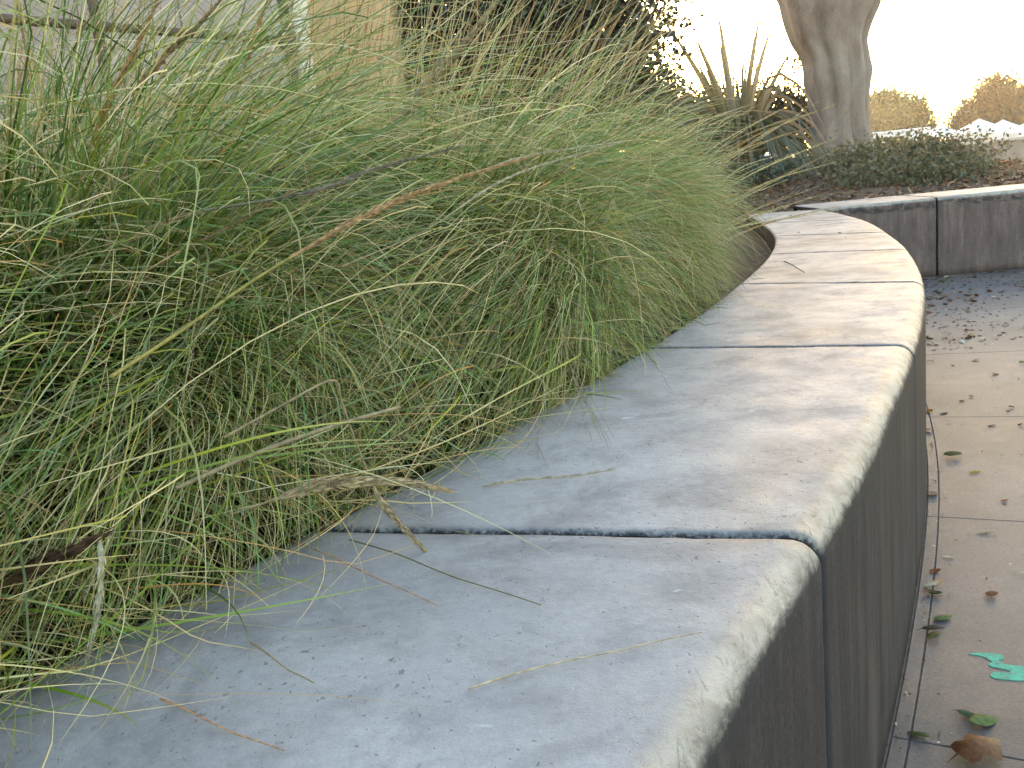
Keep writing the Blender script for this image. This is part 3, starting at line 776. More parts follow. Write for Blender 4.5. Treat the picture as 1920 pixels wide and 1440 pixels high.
straw([(1470, 490), (1490, 500), (1508, 512)], 0.0018, DARKB, 'tiny dark twig on third far block of seat wall')

# blades that spill far over the near end of the wall
g = np.random.default_rng(77)
n = 430
bx_ = []
q0 = np.stack([g.uniform(-0.62, -0.12, n), np.zeros(n), np.zeros(n)], -1)
yy = 0.50 + 1.35 * g.random(n) ** 1.5
base = np.stack([x_in(yy) - g.uniform(0.0, 0.16, n), yy + g.uniform(-0.05, 0.20, n), g.uniform(0.53, 0.66, n)], -1)
az = g.normal(-0.5, 0.45, n)
P = strands(base, az, g.uniform(1.25, 1.8, n), g.uniform(0.1, 0.6, n), g.uniform(0.25, 0.62, n), 1.3, g.normal(0, 0.45, n), 12)
P = rest_on_wall(P, np.where(yy < 1.2, 0.09 + g.exponential(0.28, n), 0.02 + g.exponential(0.10, n)), 5)
dry = g.random(n) < 0.66
tint = np.where(dry[:, None], STRAWS[g.integers(0, 5, n)] * 1.15, GREENS[g.integers(0, 6, n)] * 1.2)
V, Q, A = ribbons(P, np.where(dry, g.uniform(0.0012, 0.0022, n), g.uniform(0.002, 0.004, n)), tint, ((0.50, 0.40, 0.22), 0.4, g.random(n)), 9)
tag(build('spilling_blades', V - cN, [Q], M_BLADE, T_NEAR, False, {'tint': A}), kind='stuff')

# ------------------------------------------------------------------ chain-link fence, post, walls at the back left
M_PIPE = plain('rusty_pipe', (0.13, 0.085, 0.06), 0.7, 0.4, 20, 0.2)
M_WIRE = plain('grey_wire', (0.20, 0.19, 0.18), 0.5, 0.2, 20, 0.6)
M_WHITE = plain('white_paint', (0.72, 0.61, 0.51), 0.6, 0.12, 9)
M_GREYWALL = plain('pale_panel', (0.43, 0.345, 0.300), 0.8, 0.16, 2.5)
M_TAN = plain('tan_stucco', (0.56, 0.33, 0.17), 0.9, 0.10, 3, bump=0.004)
FA = pt(150, 47, 4.5); FB = pt(540, 76, 5.5)
fd = (FB - FA)[:2]; fd /= np.linalg.norm(fd)
RZ = (FA[2] + FB[2]) / 2
def fpt(s, z):   # s metres along the fence from the post, towards the viewer negative
    return np.array([FB[0] + fd[0] * s, FB[1] + fd[1] * s, z])
fence = tag(empty('chain_link_fence', fpt(0, 0)), 'chain-link fence panel with rusty rail behind the back-row grass', 'fence')
fo = fpt(0, 0)
MB().tube([fpt(-3.4, RZ), fpt(0.03, RZ)], 0.021, 10).build('rail', M_PIPE, fence, True, False, fo)
MB().tube([fpt(-3.4, 2.75), fpt(0.03, 2.75)], 0.021, 10).build('rail', M_PIPE, fence, True, False, fo)
for s in (0.0, -1.15, -2.3, -3.4):
    MB().tube([fpt(s, 0.3), fpt(s, 2.8)], 0.024 if s else 0.028, 10).build('fence_post', M_PIPE, fence, True, False, fo)
MB().tube([fpt(-0.01, RZ - 0.05), fpt(-0.01, RZ + 0.05)], 0.044, 12).tube([fpt(-0.02, RZ), fpt(0.09, RZ)], 0.030, 8).build('clamp', M_PIPE, fence, True, False, fo)
wm = MB(); cell = 0.056; nn = np.array([fd[1], -fd[0]])
for k in range(int(3.4 / cell)):
    zs = np.arange(0.45, 2.75, cell / 2)
    alt = (np.arange(len(zs)) % 2) * 1.0
    P = np.stack([fpt(0, 0)[0] + fd[0] * (-k * cell - alt * cell), fpt(0, 0)[1] + fd[1] * (-k * cell - alt * cell), zs], -1)
    P[:, :2] += nn * (0.03 + 0.002 * np.where(alt > 0, 1, -1))[:, None]
    V, Q = tube(P, 0.0017, 3); wm.add(V, Q)
wm.build('wire_mesh', M_WIRE, fence, False, False, fo)
pw = fpt(0.10, 0)
post = MB()
wp = spline([pt(553, -60, 5.55), pt(562, 30, 5.55), pt(570, 110, 5.56), pt(582, 200, 5.58), pt(592, 300, 5.6), pt(600, 420, 5.62)], 14)
wp0 = np.array([wp[-1][0], wp[-1][1], 0.3])
o = MB().tube(wp, 0.048, 14).build('white_post', M_WHITE, None, True, False, wp0); o.location = tuple(map(float, wp0))
tag(o, 'thick white painted post at the right end of chain-link fence', 'post')
# pale panelled wall behind the fence: tall panels
sw = tag(empty('panel_wall', fpt(-1.5, 0.3)), 'pale pinkish grey panel wall seen through the chain-link fence', 'wall')
so = fpt(-1.5, 0.3)
for k in range(6):
    a, b = fpt(-5.6 + k * 1.0, 0), fpt(-5.6 + k * 1.0 + 0.985, 0)
    off = nn * -0.9
    c = [a[:2] + off, b[:2] + off, b[:2] + off * 1.06, a[:2] + off * 1.06]
    V = [(p[0] + 0.62 * fd[0], p[1] + 0.62 * fd[1], z) for z in (0.2, 3.4) for p in c]
    m = MB().add(V, [(0, 1, 5, 4), (1, 2, 6, 5), (2, 3, 7, 6), (3, 0, 4, 7), (4, 5, 6, 7), (3, 2, 1, 0)])
    m.build('panel', M_GREYWALL, sw, False, False, so)
# tan building: a stuccoed corner
tb = tag(empty('tan_building', (-1.9, 8.3, 0)), 'tan stucco building wall between white post and dark tree', 'building')
xa, xb = pt(545, 100, 8.2)[0], pt(742, 100, 8.2)[0]
MB().box(xa - 5, xb, 8.2, 12.5, 0.0, 4.6).build('wall', M_TAN, tb, False, False, (-1.9, 8.3, 0))
MB().box(xa - 5.1, xb + 0.25, 7.95, 12.7, 4.603, 4.75).build('roof', plain('roof_edge', (0.2, 0.16, 0.13), 0.8), tb, False, False, (-1.9, 8.3, 0))
MB().box(xa - 5.0, xb + 0.01, 8.185, 8.197, 0.3, 0.62).build('plinth', plain('plinth', (0.25, 0.17, 0.11), 0.9), tb, False, False, (-1.9, 8.3, 0))

# ------------------------------------------------------------------ trees and shrubs
def crown_cloud(blobs, n, size, cols, seed, clump=0.22, aspect=0.5, per=18):
    g = np.random.default_rng(seed)
    vol = np.array([b[1][0] * b[1][1] * b[1][2] for b in blobs]); pr = vol / vol.sum()
    nc = max(1, n // per)
    bi = g.choice(len(blobs), nc, p=pr)
    d = g.normal(size=(nc, 3)); d /= np.linalg.norm(d, axis=1)[:, None]
    r = g.random(nc) ** 0.42
    cen = np.array([blobs[i][0] for i in bi]) + d * r[:, None] * np.array([blobs[i][1] for i in bi])
    C = np.repeat(cen, per, 0) + g.normal(0, clump, (nc * per, 3)) * [1, 1, 0.7]
    cc = np.asarray(cols)[g.integers(0, len(cols), nc)] * g.uniform(0.75, 1.25, (nc, 1))
    tint = np.repeat(cc, per, 0) * g.uniform(0.75, 1.3, (nc * per, 1))
    return quads_cloud(C, g.uniform(0.7, 1.3, nc * per) * size, aspect, tint, 0.15, 0.3, seed + 1), cen

def limbs(base, targets, r0_, seed, mat, name, parent, off, sides=7, fork=0.5):
    g = np.random.default_rng(seed); m = MB()
    base = np.asarray(base, float)
    for t in targets:
        t = np.asarray(t, float); mid = base * (1 - fork) + t * fork + g.normal(0, 0.08, 3) * np.linalg.norm(t - base)
        mid[2] += 0.08 * np.linalg.norm(t - base)
        C = spline([base, base * 0.6 + mid * 0.4 + g.normal(0, 0.02, 3), mid, t], 12)
        m.tube(C, np.linspace(r0_, r0_ * 0.18, 12), sides, a=(0.09, 0.065, 0.045))
    return m.build(name, mat, parent, True, True, off)
M_BARK = leafy('dark_bark', 0.0, 0.02, grain=0.6)

# dark tree behind the grass: its foliage reaches down behind the stalks
dt = pt(985, 100, 9.4); dbase = (dt[0], 9.4, 0.6)
tree = tag(empty('evergreen_tree', dbase), 'dark dense evergreen tree behind the upright grass stalks', 'tree')
DKG = [(0.045, 0.050, 0.022), (0.065, 0.055, 0.030), (0.035, 0.032, 0.020), (0.075, 0.060, 0.035), (0.050, 0.060, 0.025)]
blobs = []
for px, py, w, h, dy in ((790, 40, 0.55, 0.9, 0), (900, 60, 0.75, 0.8, 0.3), (1020, 20, 0.75, 1.1, 0), (1120, 90, 0.6, 0.7, 0.2), (1165, 0, 0.5, 1.0, -0.1),
                         (850, -160, 0.9, 0.9, 0.3), (1060, -170, 1.0, 0.9, 0.1), (960, 170, 0.8, 0.5, 0.4), (1150, -260, 0.8, 0.7, 0.2), (770, -240, 0.7, 0.7, 0.4), (1190, 150, 0.28, 0.3, 0.3), (800, 190, 0.6, 0.45, 0.5), (880, 230, 0.6, 0.4, 0.6), (1060, 220, 0.7, 0.4, 0.6), (1170, 240, 0.4, 0.3, 0.6), (980, -420, 1.1, 0.8, 0.3)):
    c = pt(px, py, 9.4 + dy); blobs.append((c, (w, 0.75, h)))
(V, T, A), cen = crown_cloud(blobs, 66000, 0.078, DKG, 31, 0.13)
tag(build('crown', V - np.array(dbase), [T], M_LEAF, tree, False, {'tint': A}), kind='stuff')
limbs(dbase, [b[0] for b in blobs] + [c for c in cen[:60]], 0.05, 3, M_BARK, 'branches', tree, np.array(dbase))
tr = MB(); tr.tube(spline([dbase, (dt[0] + 0.05, 9.45, 1.5), (dt[0] - 0.05, 9.4, 2.6), (dt[0], 9.5, 4.2)], 14), np.linspace(0.2, 0.1, 14), 12, a=(0.085, 0.062, 0.045))
tr.build('trunk', M_BARK, tree, True, True, np.array(dbase))

# the big pale trunk
M_TRUNK, nt, b_ = mat_new('pale_bark'); t_ = NT(nt)
c_ = t_.ramp(t_.noise(t_.coord((1, 1, 0.45)), 5, 6, 0.65, 0.5), [(0.3, (0.19, 0.135, 0.110)), (0.5, (0.29, 0.220, 0.185)), (0.72, (0.37, 0.295, 0.250))])
c_ = t_.mix(0.5, c_, t_.ramp(t_.noise(t_.coord((1, 1, 0.8)), 60, 4, 0.7), [(0.3, 0.62), (0.65, 1.0)]), 'MULTIPLY')
t_.l(c_, b_.inputs['Base Color']); b_.inputs['Roughness'].default_value = 0.75
t_.bump(t_.noise(t_.coord((1, 1, 0.5)), 26, 8, 0.75), 0.7, 0.04, b_)
TY = 12.0
prof = [(300, 1578, 128), (285, 1577, 112), (240, 1573, 101), (200, 1570, 102), (150, 1566, 108), (118, 1563, 114), (98, 1558, 112), (78, 1551, 122), (50, 1549, 140), (20, 1551, 162), (0, 1552, 176), (-40, 1552, 210)]
tc = np.array([pt(px, py, TY) for py, px, w in prof]); rad = np.array([w for _, _, w in prof]) * TY / FPX / 2
cs = spline(tc, 60); rs = np.interp(np.linspace(0, 1, 60), np.linspace(0, 1, len(rad)), rad)
th = np.linspace(0, 2 * np.pi, 72, endpoint=False)
Vt = np.zeros((60, 72, 3))
for i in range(60):
    f = i / 59
    lob = 1 + 0.07 * np.cos(3 * th + 0.6 + 0.5 * f) + 0.05 * np.cos(5 * th - 1.2 + 1.1 * f) + 0.035 * np.cos(8 * th + 2.2 * f)
    # grooves between the stems that have grown together
    for a0, dp, wd in ((-1.25 + 0.25 * f, 0.22, 0.15), (-1.95 - 0.2 * f, 0.18 * min(1, f * 2.2), 0.13), (-0.62 + 0.3 * f, 0.20, 0.11), (-2.6, 0.10, 0.2), (0.9, 0.15, 0.2), (2.2, 0.14, 0.22)):
        dd = (th - a0 + np.pi) % (2 * np.pi) - np.pi
        lob -= dp * np.exp(-(dd / wd) ** 2)
    # the knob on the front and the shoulder on the right
    dd = (th + 1.62 + np.pi) % (2 * np.pi) - np.pi
    lob += 0.10 * np.exp(-(dd / 0.28) ** 2) * np.exp(-((f - 0.42) / 0.13) ** 2)
    lob += 0.08 * np.exp(-((th + 0.15 + np.pi) % (2 * np.pi) - np.pi) ** 2 / 0.18) * np.exp(-((f - 0.50) / 0.07) ** 2)
    Vt[i, :, 0] = cs[i, 0] + rs[i] * lob * np.cos(th); Vt[i, :, 1] = cs[i, 1] + rs[i] * lob * np.sin(th) * 0.9; Vt[i, :, 2] = cs[i, 2]
Vt = Vt.reshape(-1, 3); Vt += 0.008 * vnoise(Vt, 9, 5)[:, None] * np.array([1, 1, 0])
i = np.arange(59)[:, None] * 72; k = np.arange(72)[None]
Qt = np.stack([i + k, i + (k + 1) % 72, i + 72 + (k + 1) % 72, i + 72 + k], -1).reshape(-1, 4)
big = tag(empty('pale_tree', (cs[0][0], TY, 0.6)), 'big pale tree trunk with fluted smooth bark standing in mulch bed', 'tree')
bo = np.array([cs[0][0], TY, 0.6])
build('trunk', Vt - bo, [Qt], M_TRUNK, big)
top = cs[-1]
lm = MB()
for (dx, dy, h, rr) in ((-1.3, 0.4, 2.6, 0.34), (1.25, -0.2, 2.7, 0.36), (0.2, 1.0, 2.9, 0.3), (-0.3, -0.7, 2.8, 0.26)):
    P = spline([top + [dx * 0.10, dy * 0.1, -0.35], top + [dx * 0.32, dy * 0.32, 0.5], top + [dx * 0.7, dy * 0.7, h * 0.6], top + [dx * 1.3, dy * 1.3, h]], 16)
    lm.tube(P, np.linspace(rr, rr * 0.4, 16), 14)
lm.build('limbs', M_TRUNK, big, True, False, bo)
bl = [(top + np.array(d), (1.6, 1.5, 0.9)) for d in ((-1.9, 0.5, 3.9), (1.9, 0, 4.1), (0.2, 1.4, 4.6), (-0.4, -1.0, 4.2))]
(V, T, A), _c = crown_cloud(bl, 9000, 0.10, [(0.06, 0.075, 0.03), (0.08, 0.09, 0.035)], 41, 0.25)
tag(build('crown', V - bo, [T], M_LEAF, big, False, {'tint': A}), kind='stuff')

# strap-leaved plant with tall sword leaves
def strap(P, w, col, fold=0.35, n=14):
    C = spline(P, n); T = np.gradient(C, axis=0); T /= np.linalg.norm(T, axis=1)[:, None]
    S = np.cross(T, np.array([0.15, 1, 0.1])); S /= np.linalg.norm(S, axis=1)[:, None]
    N = np.cross(S, T); s = np.linspace(0, 1, n)
    W = (w * 0.5 * np.minimum(1, 0.6 + 1.6 * s) * (1 - s ** 3.5) + 0.0008)[:, None]
    V = np.stack([C - S * W + N * W * fold, C, C + S * W + N * W * fold], 1).reshape(-1, 3)
    k = (np.arange(n - 1) * 3)[:, None]
    Q = np.concatenate([k + [0, 1, 4, 3], k + [1, 2, 5, 4]])
    return V, Q, np.tile(col, (len(V), 1))
FYD = 9.2
fb = pt(1388, 300, FYD); fb[2] = bed_z(fb[0], fb[1]) 
flax = tag(empty('flax_plant', fb), 'spiky strap-leaved plant with tall sword leaves left of pale trunk', 'plant')
tips = [(1250, 42, 0.0), (1297, 52, -.1), (1347, 68, .1), (1343, 4, 0.1), (1427, 14, 0.0), (1449, 38, 0.15), (1485, 88, -.1), (1408, 120, -.2), (1320, 120, .2), (1470, 150, .2)]
def put_leaf(P, w, col):
    V, Q, A = strap(P, w, col)
    build('leaf', V - fb, [Q], M_LEAF, flax, True, {'tint': A})
for x, y, dy in tips:
    e = pt(x, y, FYD + dy)
    m_ = fb * 0.5 + e * 0.5 + np.array([(e[0] - fb[0]) * -0.12, 0, 0.05])
    put_leaf([fb + rng.normal(0, 0.03, 3) * [1, 1, 0], m_, e], 0.062, np.array((0.20, 0.145, 0.06)) * rng.uniform(0.8, 1.2))
for i in range(34):                                     # finer upright leaves of the burst
    e = pt(1388 + rng.normal(0, 62), rng.uniform(60, 185), FYD + rng.normal(0, 0.25))
    put_leaf([fb + rng.normal(0, 0.05, 3) * [1, 1, 0], fb * 0.5 + e * 0.5 + np.array([(e[0] - fb[0]) * -0.10, 0, 0.04]), e], rng.uniform(0.016, 0.028), np.array((0.17, 0.125, 0.05)) * rng.uniform(0.7, 1.2))
for i in range(130):
    a = rng.uniform(0, 2 * np.pi); L = rng.uniform(0.45, 1.0); up = rng.uniform(0.4, 0.95)
    d = np.array([math.cos(a), math.sin(a), 0])
    e1 = fb + d * L * 0.35 + [0, 0, L * up]
    e2 = fb + d * L * 0.72 + [0, 0, L * (up - 0.08)]
    e3 = fb + d * L * 1.0 + [0, 0, max(0.02, L * (up - 0.5))]
    put_leaf([fb + rng.normal(0, 0.05, 3) * [1, 1, 0], e1, e2, e3], rng.uniform(0.020, 0.034), np.array(((0.075, 0.075, 0.03), (0.11, 0.085, 0.035), (0.15, 0.09, 0.04), (0.085, 0.085, 0.045))[i % 4]) * rng.uniform(0.7, 1.2))

def shrub(name, label, cat, blobs, n, size, cols, seed, clump=0.10, aspect=0.5, per=14, group=None):
    b0 = np.array([np.mean([b[0][0] for b in blobs]), np.mean([b[0][1] for b in blobs]), 0])
    b0[2] = float(bed_z(np.array(b0[0]), np.array(b0[1])))
    o = tag(empty(name, b0), label, cat, group)
    (V, T, A), cen = crown_cloud(blobs, n, size, cols, seed, clump, aspect, per)
    lo = bed_z(V[:, 0], V[:, 1]) if b0[1] < 18 else ground_z(V[:, 0], V[:, 1])
    V[:, 2] = np.maximum(V[:, 2], lo + 0.005)
    tag(build('foliage', V - b0, [T], M_LEAF, o, False, {'tint': A}), kind='stuff')
    limbs(b0, cen[:40], 0.012, seed, M_BARK, 'stems', o, b0, 5)
    return o
# grey-green ground cover around the trunk
SG = [(0.13, 0.12, 0.050), (0.095, 0.095, 0.040), (0.16, 0.14, 0.065), (0.15, 0.10, 0.055), (0.085, 0.085, 0.040)]
gb = []
for px, py, Yd, w, h in ((1590, 315, 9.6, 0.55, 0.16), (1660, 308, 9.2, 0.6, 0.20), (1720, 300, 9.0, 0.55, 0.22), (1780, 297, 8.8, 0.45, 0.18), (1640, 335, 8.3, 0.5, 0.14), (1710, 330, 8.2, 0.55, 0.16), (1780, 322, 8.2, 0.4, 0.12), (1570, 300, 10.4, 0.5, 0.12)):
    gb.append((pt(px, py, Yd), (w, 0.5, h)))
shrub('low_shrub', 'low sprawling grey-green shrub in mulch in front of pale trunk', 'shrub', gb, 11000, 0.050, SG, 51, 0.10)
gb = [(pt(1455, 318, 9.0), (0.30, 0.3, 0.10)), (pt(1410, 325, 8.6), (0.25, 0.25, 0.08))]
shrub('small_weed', 'patch of small bluish weed leaves on mulch below spiky plant', 'plant', gb, 700, 0.055, [(0.11, 0.13, 0.09), (0.08, 0.10, 0.06)], 52, 0.06)
# hedge closing the view under the dark tree
hb = [(pt(px, py, 11.2), (0.75, 0.5, 0.55)) for px, py in ((700, 230), (800, 220), (900, 240), (1000, 230), (1100, 235), (1190, 240), (850, 130), (1000, 120), (1120, 130))]
shrub('dense_hedge', 'dark hedge filling the space under and behind evergreen tree', 'hedge', hb, 16000, 0.085, DKG, 56, 0.16)
# dark bushes behind the spiky plant
OB = [(0.075, 0.070, 0.030), (0.10, 0.075, 0.035), (0.06, 0.055, 0.028), (0.12, 0.085, 0.04)]
shrub('leafy_bush', 'brownish green bush between dark tree and spiky plant', 'shrub', [(pt(1275, 235, 13.0), (0.55, 0.6, 0.45)), (pt(1240, 190, 13.2), (0.4, 0.5, 0.4)), (pt(1310, 230, 13.0), (0.35, 0.4, 0.42))], 5200, 0.075, OB, 53, 0.10)
shrub('leafy_bush', 'brownish bush right behind the spiky plant, sun glinting through', 'shrub', [(pt(1390, 225, 13.4), (0.5, 0.5, 0.42)), (pt(1440, 210, 13.4), (0.35, 0.4, 0.42)), (pt(1350, 205, 13.6), (0.28, 0.3, 0.35))], 4200, 0.075, OB, 54, 0.10)
shrub('leafy_bush', 'thin brownish bush between spiky plant and pale trunk', 'shrub', [(pt(1490, 225, 13.2), (0.34, 0.4, 0.46)), (pt(1508, 130, 13.2), (0.09, 0.1, 0.5))], 2600, 0.075, OB, 55, 0.10)

# far trees beyond the pale trunk
def far_tree(px, Yd, top_py, width_px, label, seed, cols):
    gz = float(ground_z(0.0, Yd)); c = pt(px, 250, Yd); tp = pt(px, top_py, Yd)[2]
    R = width_px * Yd / FPX / 2; H = tp - gz
    o = tag(empty('round_tree', (c[0], Yd, gz)), label, 'tree'); off = np.array((c[0], Yd, gz))
    g = np.random.default_rng(seed)
    bl = []
    for k in range(15):
        a = g.uniform(0, 6.28); hz = g.uniform(0.15, 1.0) if k else 1.0; q = 0.62 * math.sqrt(max(0, 1 - hz ** 2)) + 0.05
        bl.append((np.array([c[0] + R * q * math.cos(a), Yd + R * q * math.sin(a), gz + H * (0.25 + 0.58 * hz)]), (R * 0.45, R * 0.45, H * 0.17)))
    (V, T, A), cen = crown_cloud(bl, 13000, 0.30, cols, seed, 0.36, 0.55)
    tag(build('crown', V - off, [T], M_LEAF, o, False, {'tint': A}), kind='stuff')
    MB().tube([off, off + [0.1, 0, H * 0.3], off + [0, 0, H * 0.6]], [0.3, 0.24, 0.12], 10, a=(0.1, 0.075, 0.055)).build('trunk', M_BARK, o, True, True, off)
    limbs(off + [0, 0, H * 0.3], cen[:30], 0.1, seed, M_BARK, 'branches', o, off, 5)
FG = [(0.060, 0.115, 0.030), (0.080, 0.135, 0.035), (0.045, 0.085, 0.025)]
far_tree(1652, 62, 172, 100, 'far round green tree touching right side of pale trunk', 61, FG)
far_tree(1702, 64, 176, 84, 'far round olive tree second to the right of pale trunk', 62, FG)
far_tree(1862, 58, 143, 120, 'far large brownish tree above the white canopies', 63, OB)
far_tree(1945, 60, 150, 110, 'far brownish tree cut by right edge of photo', 64, OB)
# small far things
M_TENT = plain('white_canvas', (0.62, 0.59, 0.60), 0.7, 0.03, 2)
M_STEEL = plain('tent_frame', (0.45, 0.44, 0.43), 0.4, 0.1, 5, 0.6)
def tent(px, peak_py, eave_py, half_px, Yd, label):
    c = pt(px, eave_py, Yd); zt = pt(px, peak_py, Yd)[2]; ze = c[2]; R = half_px * Yd / FPX; gz = float(ground_z(0.0, Yd))
    o = tag(empty('market_canopy', (c[0], Yd, gz)), label, 'canopy', 'white market canopies'); off = np.array((c[0], Yd, gz))
    m = MB(); n = 6
    # four concave roof faces
    V = []; 
    for i in range(n + 1):
        f = i / n; r = R * (1 - f); z = ze + (zt - ze) * (f ** 1.25)
        V += [(c[0] + sx * r, Yd + sy * r, z) for sx, sy in ((-1, -1), (1, -1), (1, 1), (-1, 1))]
    Q = [(i * 4 + k, i * 4 + (k + 1) % 4, i * 4 + 4 + (k + 1) % 4, i * 4 + 4 + k) for i in range(n) for k in range(4)]
    m.add(V, Q); m.build('canopy_roof', M_TENT, o, False, False, off)
    v = MB()
    for sx, sy, ex, ey in ((-1, -1, 1, -1), (1, -1, 1, 1), (1, 1, -1, 1), (-1, 1, -1, -1)):
        a = np.array([c[0] + sx * R, Yd + sy * R]); b2 = np.array([c[0] + ex * R, Yd + ey * R])
        v.add([(a[0], a[1], ze), (b2[0], b2[1], ze), (b2[0], b2[1], ze - 0.28), (a[0], a[1], ze - 0.28)], [(0, 1, 2, 3)])
    v.build('valance', M_TENT, o, False, False, off)
    for sx in (-1, 1):
        for sy in (-1, 1):
            x, y = c[0] + sx * (R - 0.06), Yd + sy * (R - 0.06)
            MB().tube([(x, y, gz), (x, y, ze)], 0.04, 6).build('leg', M_STEEL, o, True, False, off)
tent(1836, 222, 246, 40, 46, 'largest white peaked canopy standing left of right-hand far tree')
tent(1880, 224, 245, 34, 50, 'white peaked canopy just right of the largest one')
tent(1925, 229, 246, 36, 47, 'white peaked canopy cut by right edge of photo')
tent(1764, 233, 250, 26, 52, 'small white canopy left of the largest one')
tent(1732, 240, 254, 20, 56, 'smallest white canopy, farthest left, behind low shrub')
# long white flat awning right of the trunk
a0, a1 = pt(1612, 256, 34), pt(1745, 250, 34)
gz = float(ground_z(0.0, 34.0)); ao = np.array((a0[0], 34, gz))
aw = tag(empty('flat_awning', ao), 'long flat white awning seen low to the right of pale trunk', 'awning')
MB().box(a0[0], a1[0], 34, 36.5, a0[2] + 0.02, a0[2] + 0.10).build('awning_roof', M_TENT, aw, False, False, ao)
MB().box(a0[0], a1[0], 33.97, 34.0, a0[2] - 0.12, a0[2] + 0.0).build('fascia', M_TENT, aw, False, False, ao)
for k in range(4):
    x = a0[0] + (a1[0] - a0[0]) * (0.05 + 0.3 * k)
    MB().tube([(x, 34.1, gz), (x, 34.1, a0[2])], 0.05, 6).build('leg', M_STEEL, aw, True, False, ao)
# low concrete wall in the distance
lw = tag(empty('low_wall', (12, 25, 0)), 'low distant concrete wall with pale cap at right edge', 'wall')
M_LOW = plain('far_concrete', (0.25, 0.20, 0.165), 0.85, 0.2, 2)
M_CAP = plain('wall_cap', (0.42, 0.37, 0.33), 0.7, 0.1, 3)
xs = pt(1600, 270, 25)[0]
for k in range(8):
    x = xs + k * 0.9
    MB().box(x, x + 0.885, 25, 25.4, -0.06, 0.58).build('panel', M_LOW, lw, False, False, (12, 25, 0))
MB().box(xs, xs + 7.2, 24.96, 25.44, 0.583, 0.65).build('cap', M_CAP, lw, False, False, (12, 25, 0))
# handrail before the canopies
hr = tag(empty('hand_rail', (14, 30, 0)), 'thin white rail in front of the largest white canopy', 'railing')
ha, hb = pt(1792, 256, 30), pt(1862, 252, 30)
MB().tube([ha, hb], 0.03, 6).build('rail', M_WHITE, hr, True, False, (14, 30, 0))
for k in range(3):
    q = ha + (hb - ha) * k / 2
    MB().tube([(q[0], q[1], float(ground_z(0.0, 30.0))), q], 0.025, 6).build('leg', M_WHITE, hr, True, False, (14, 30, 0))
# a parked car glimpsed behind the spiky plant
cc = pt(1302, 268, 24); cz = float(ground_z(0.0, 24.0)); co = np.array((cc[0], 24, cz))
car = tag(empty('parked_car', co), 'pale parked car glimpsed through leaves left of spiky plant', 'car')
M_CAR = plain('car_paint', (0.55, 0.57, 0.60), 0.25, 0.03, 2)
M_GLASS = plain('car_glass', (0.05, 0.07, 0.09), 0.08, 0.1, 2)
M_TYRE = plain('tyre', (0.02, 0.02, 0.02), 0.8)
prof_c = [(-2.1, 0.35), (-2.15, 0.6), (-2.0, 0.82), (-1.1, 0.95), (1.5, 0.95), (2.05, 0.88), (2.15, 0.6), (2.1, 0.35)]
def extr(pr, y0, y1, name, mat):
    n = len(pr)
    V = [(co[0] + x, 24 + y, cz + z) for y in (y0, y1) for x, z in pr]
    F = [list(range(n)), list(range(2 * n - 1, n - 1, -1))] + [[i, i + n, (i + 1) % n + n, (i + 1) % n] for i in range(n)]
    return build(name, np.array(V) - co, F, mat, car, False)
extr(prof_c, -0.85, 0.85, 'body', M_CAR)
extr([(-1.1, 0.953), (-0.45, 1.38), (0.9, 1.40), (1.6, 0.953)], -0.72, 0.72, 'window', M_GLASS)
extr([(-0.5, 1.383), (-0.35, 1.44), (0.85, 1.46), (0.95, 1.403)], -0.70, 0.70, 'roof', M_CAR)
for x in (-1.35, 1.35):
    for y in (-0.8, 0.8):
        MB().tube([(co[0] + x, 24 + y - 0.1, cz + 0.32), (co[0] + x, 24 + y + 0.1, cz + 0.32)], 0.32, 16).build('wheel', M_TYRE, car, True, False, co)

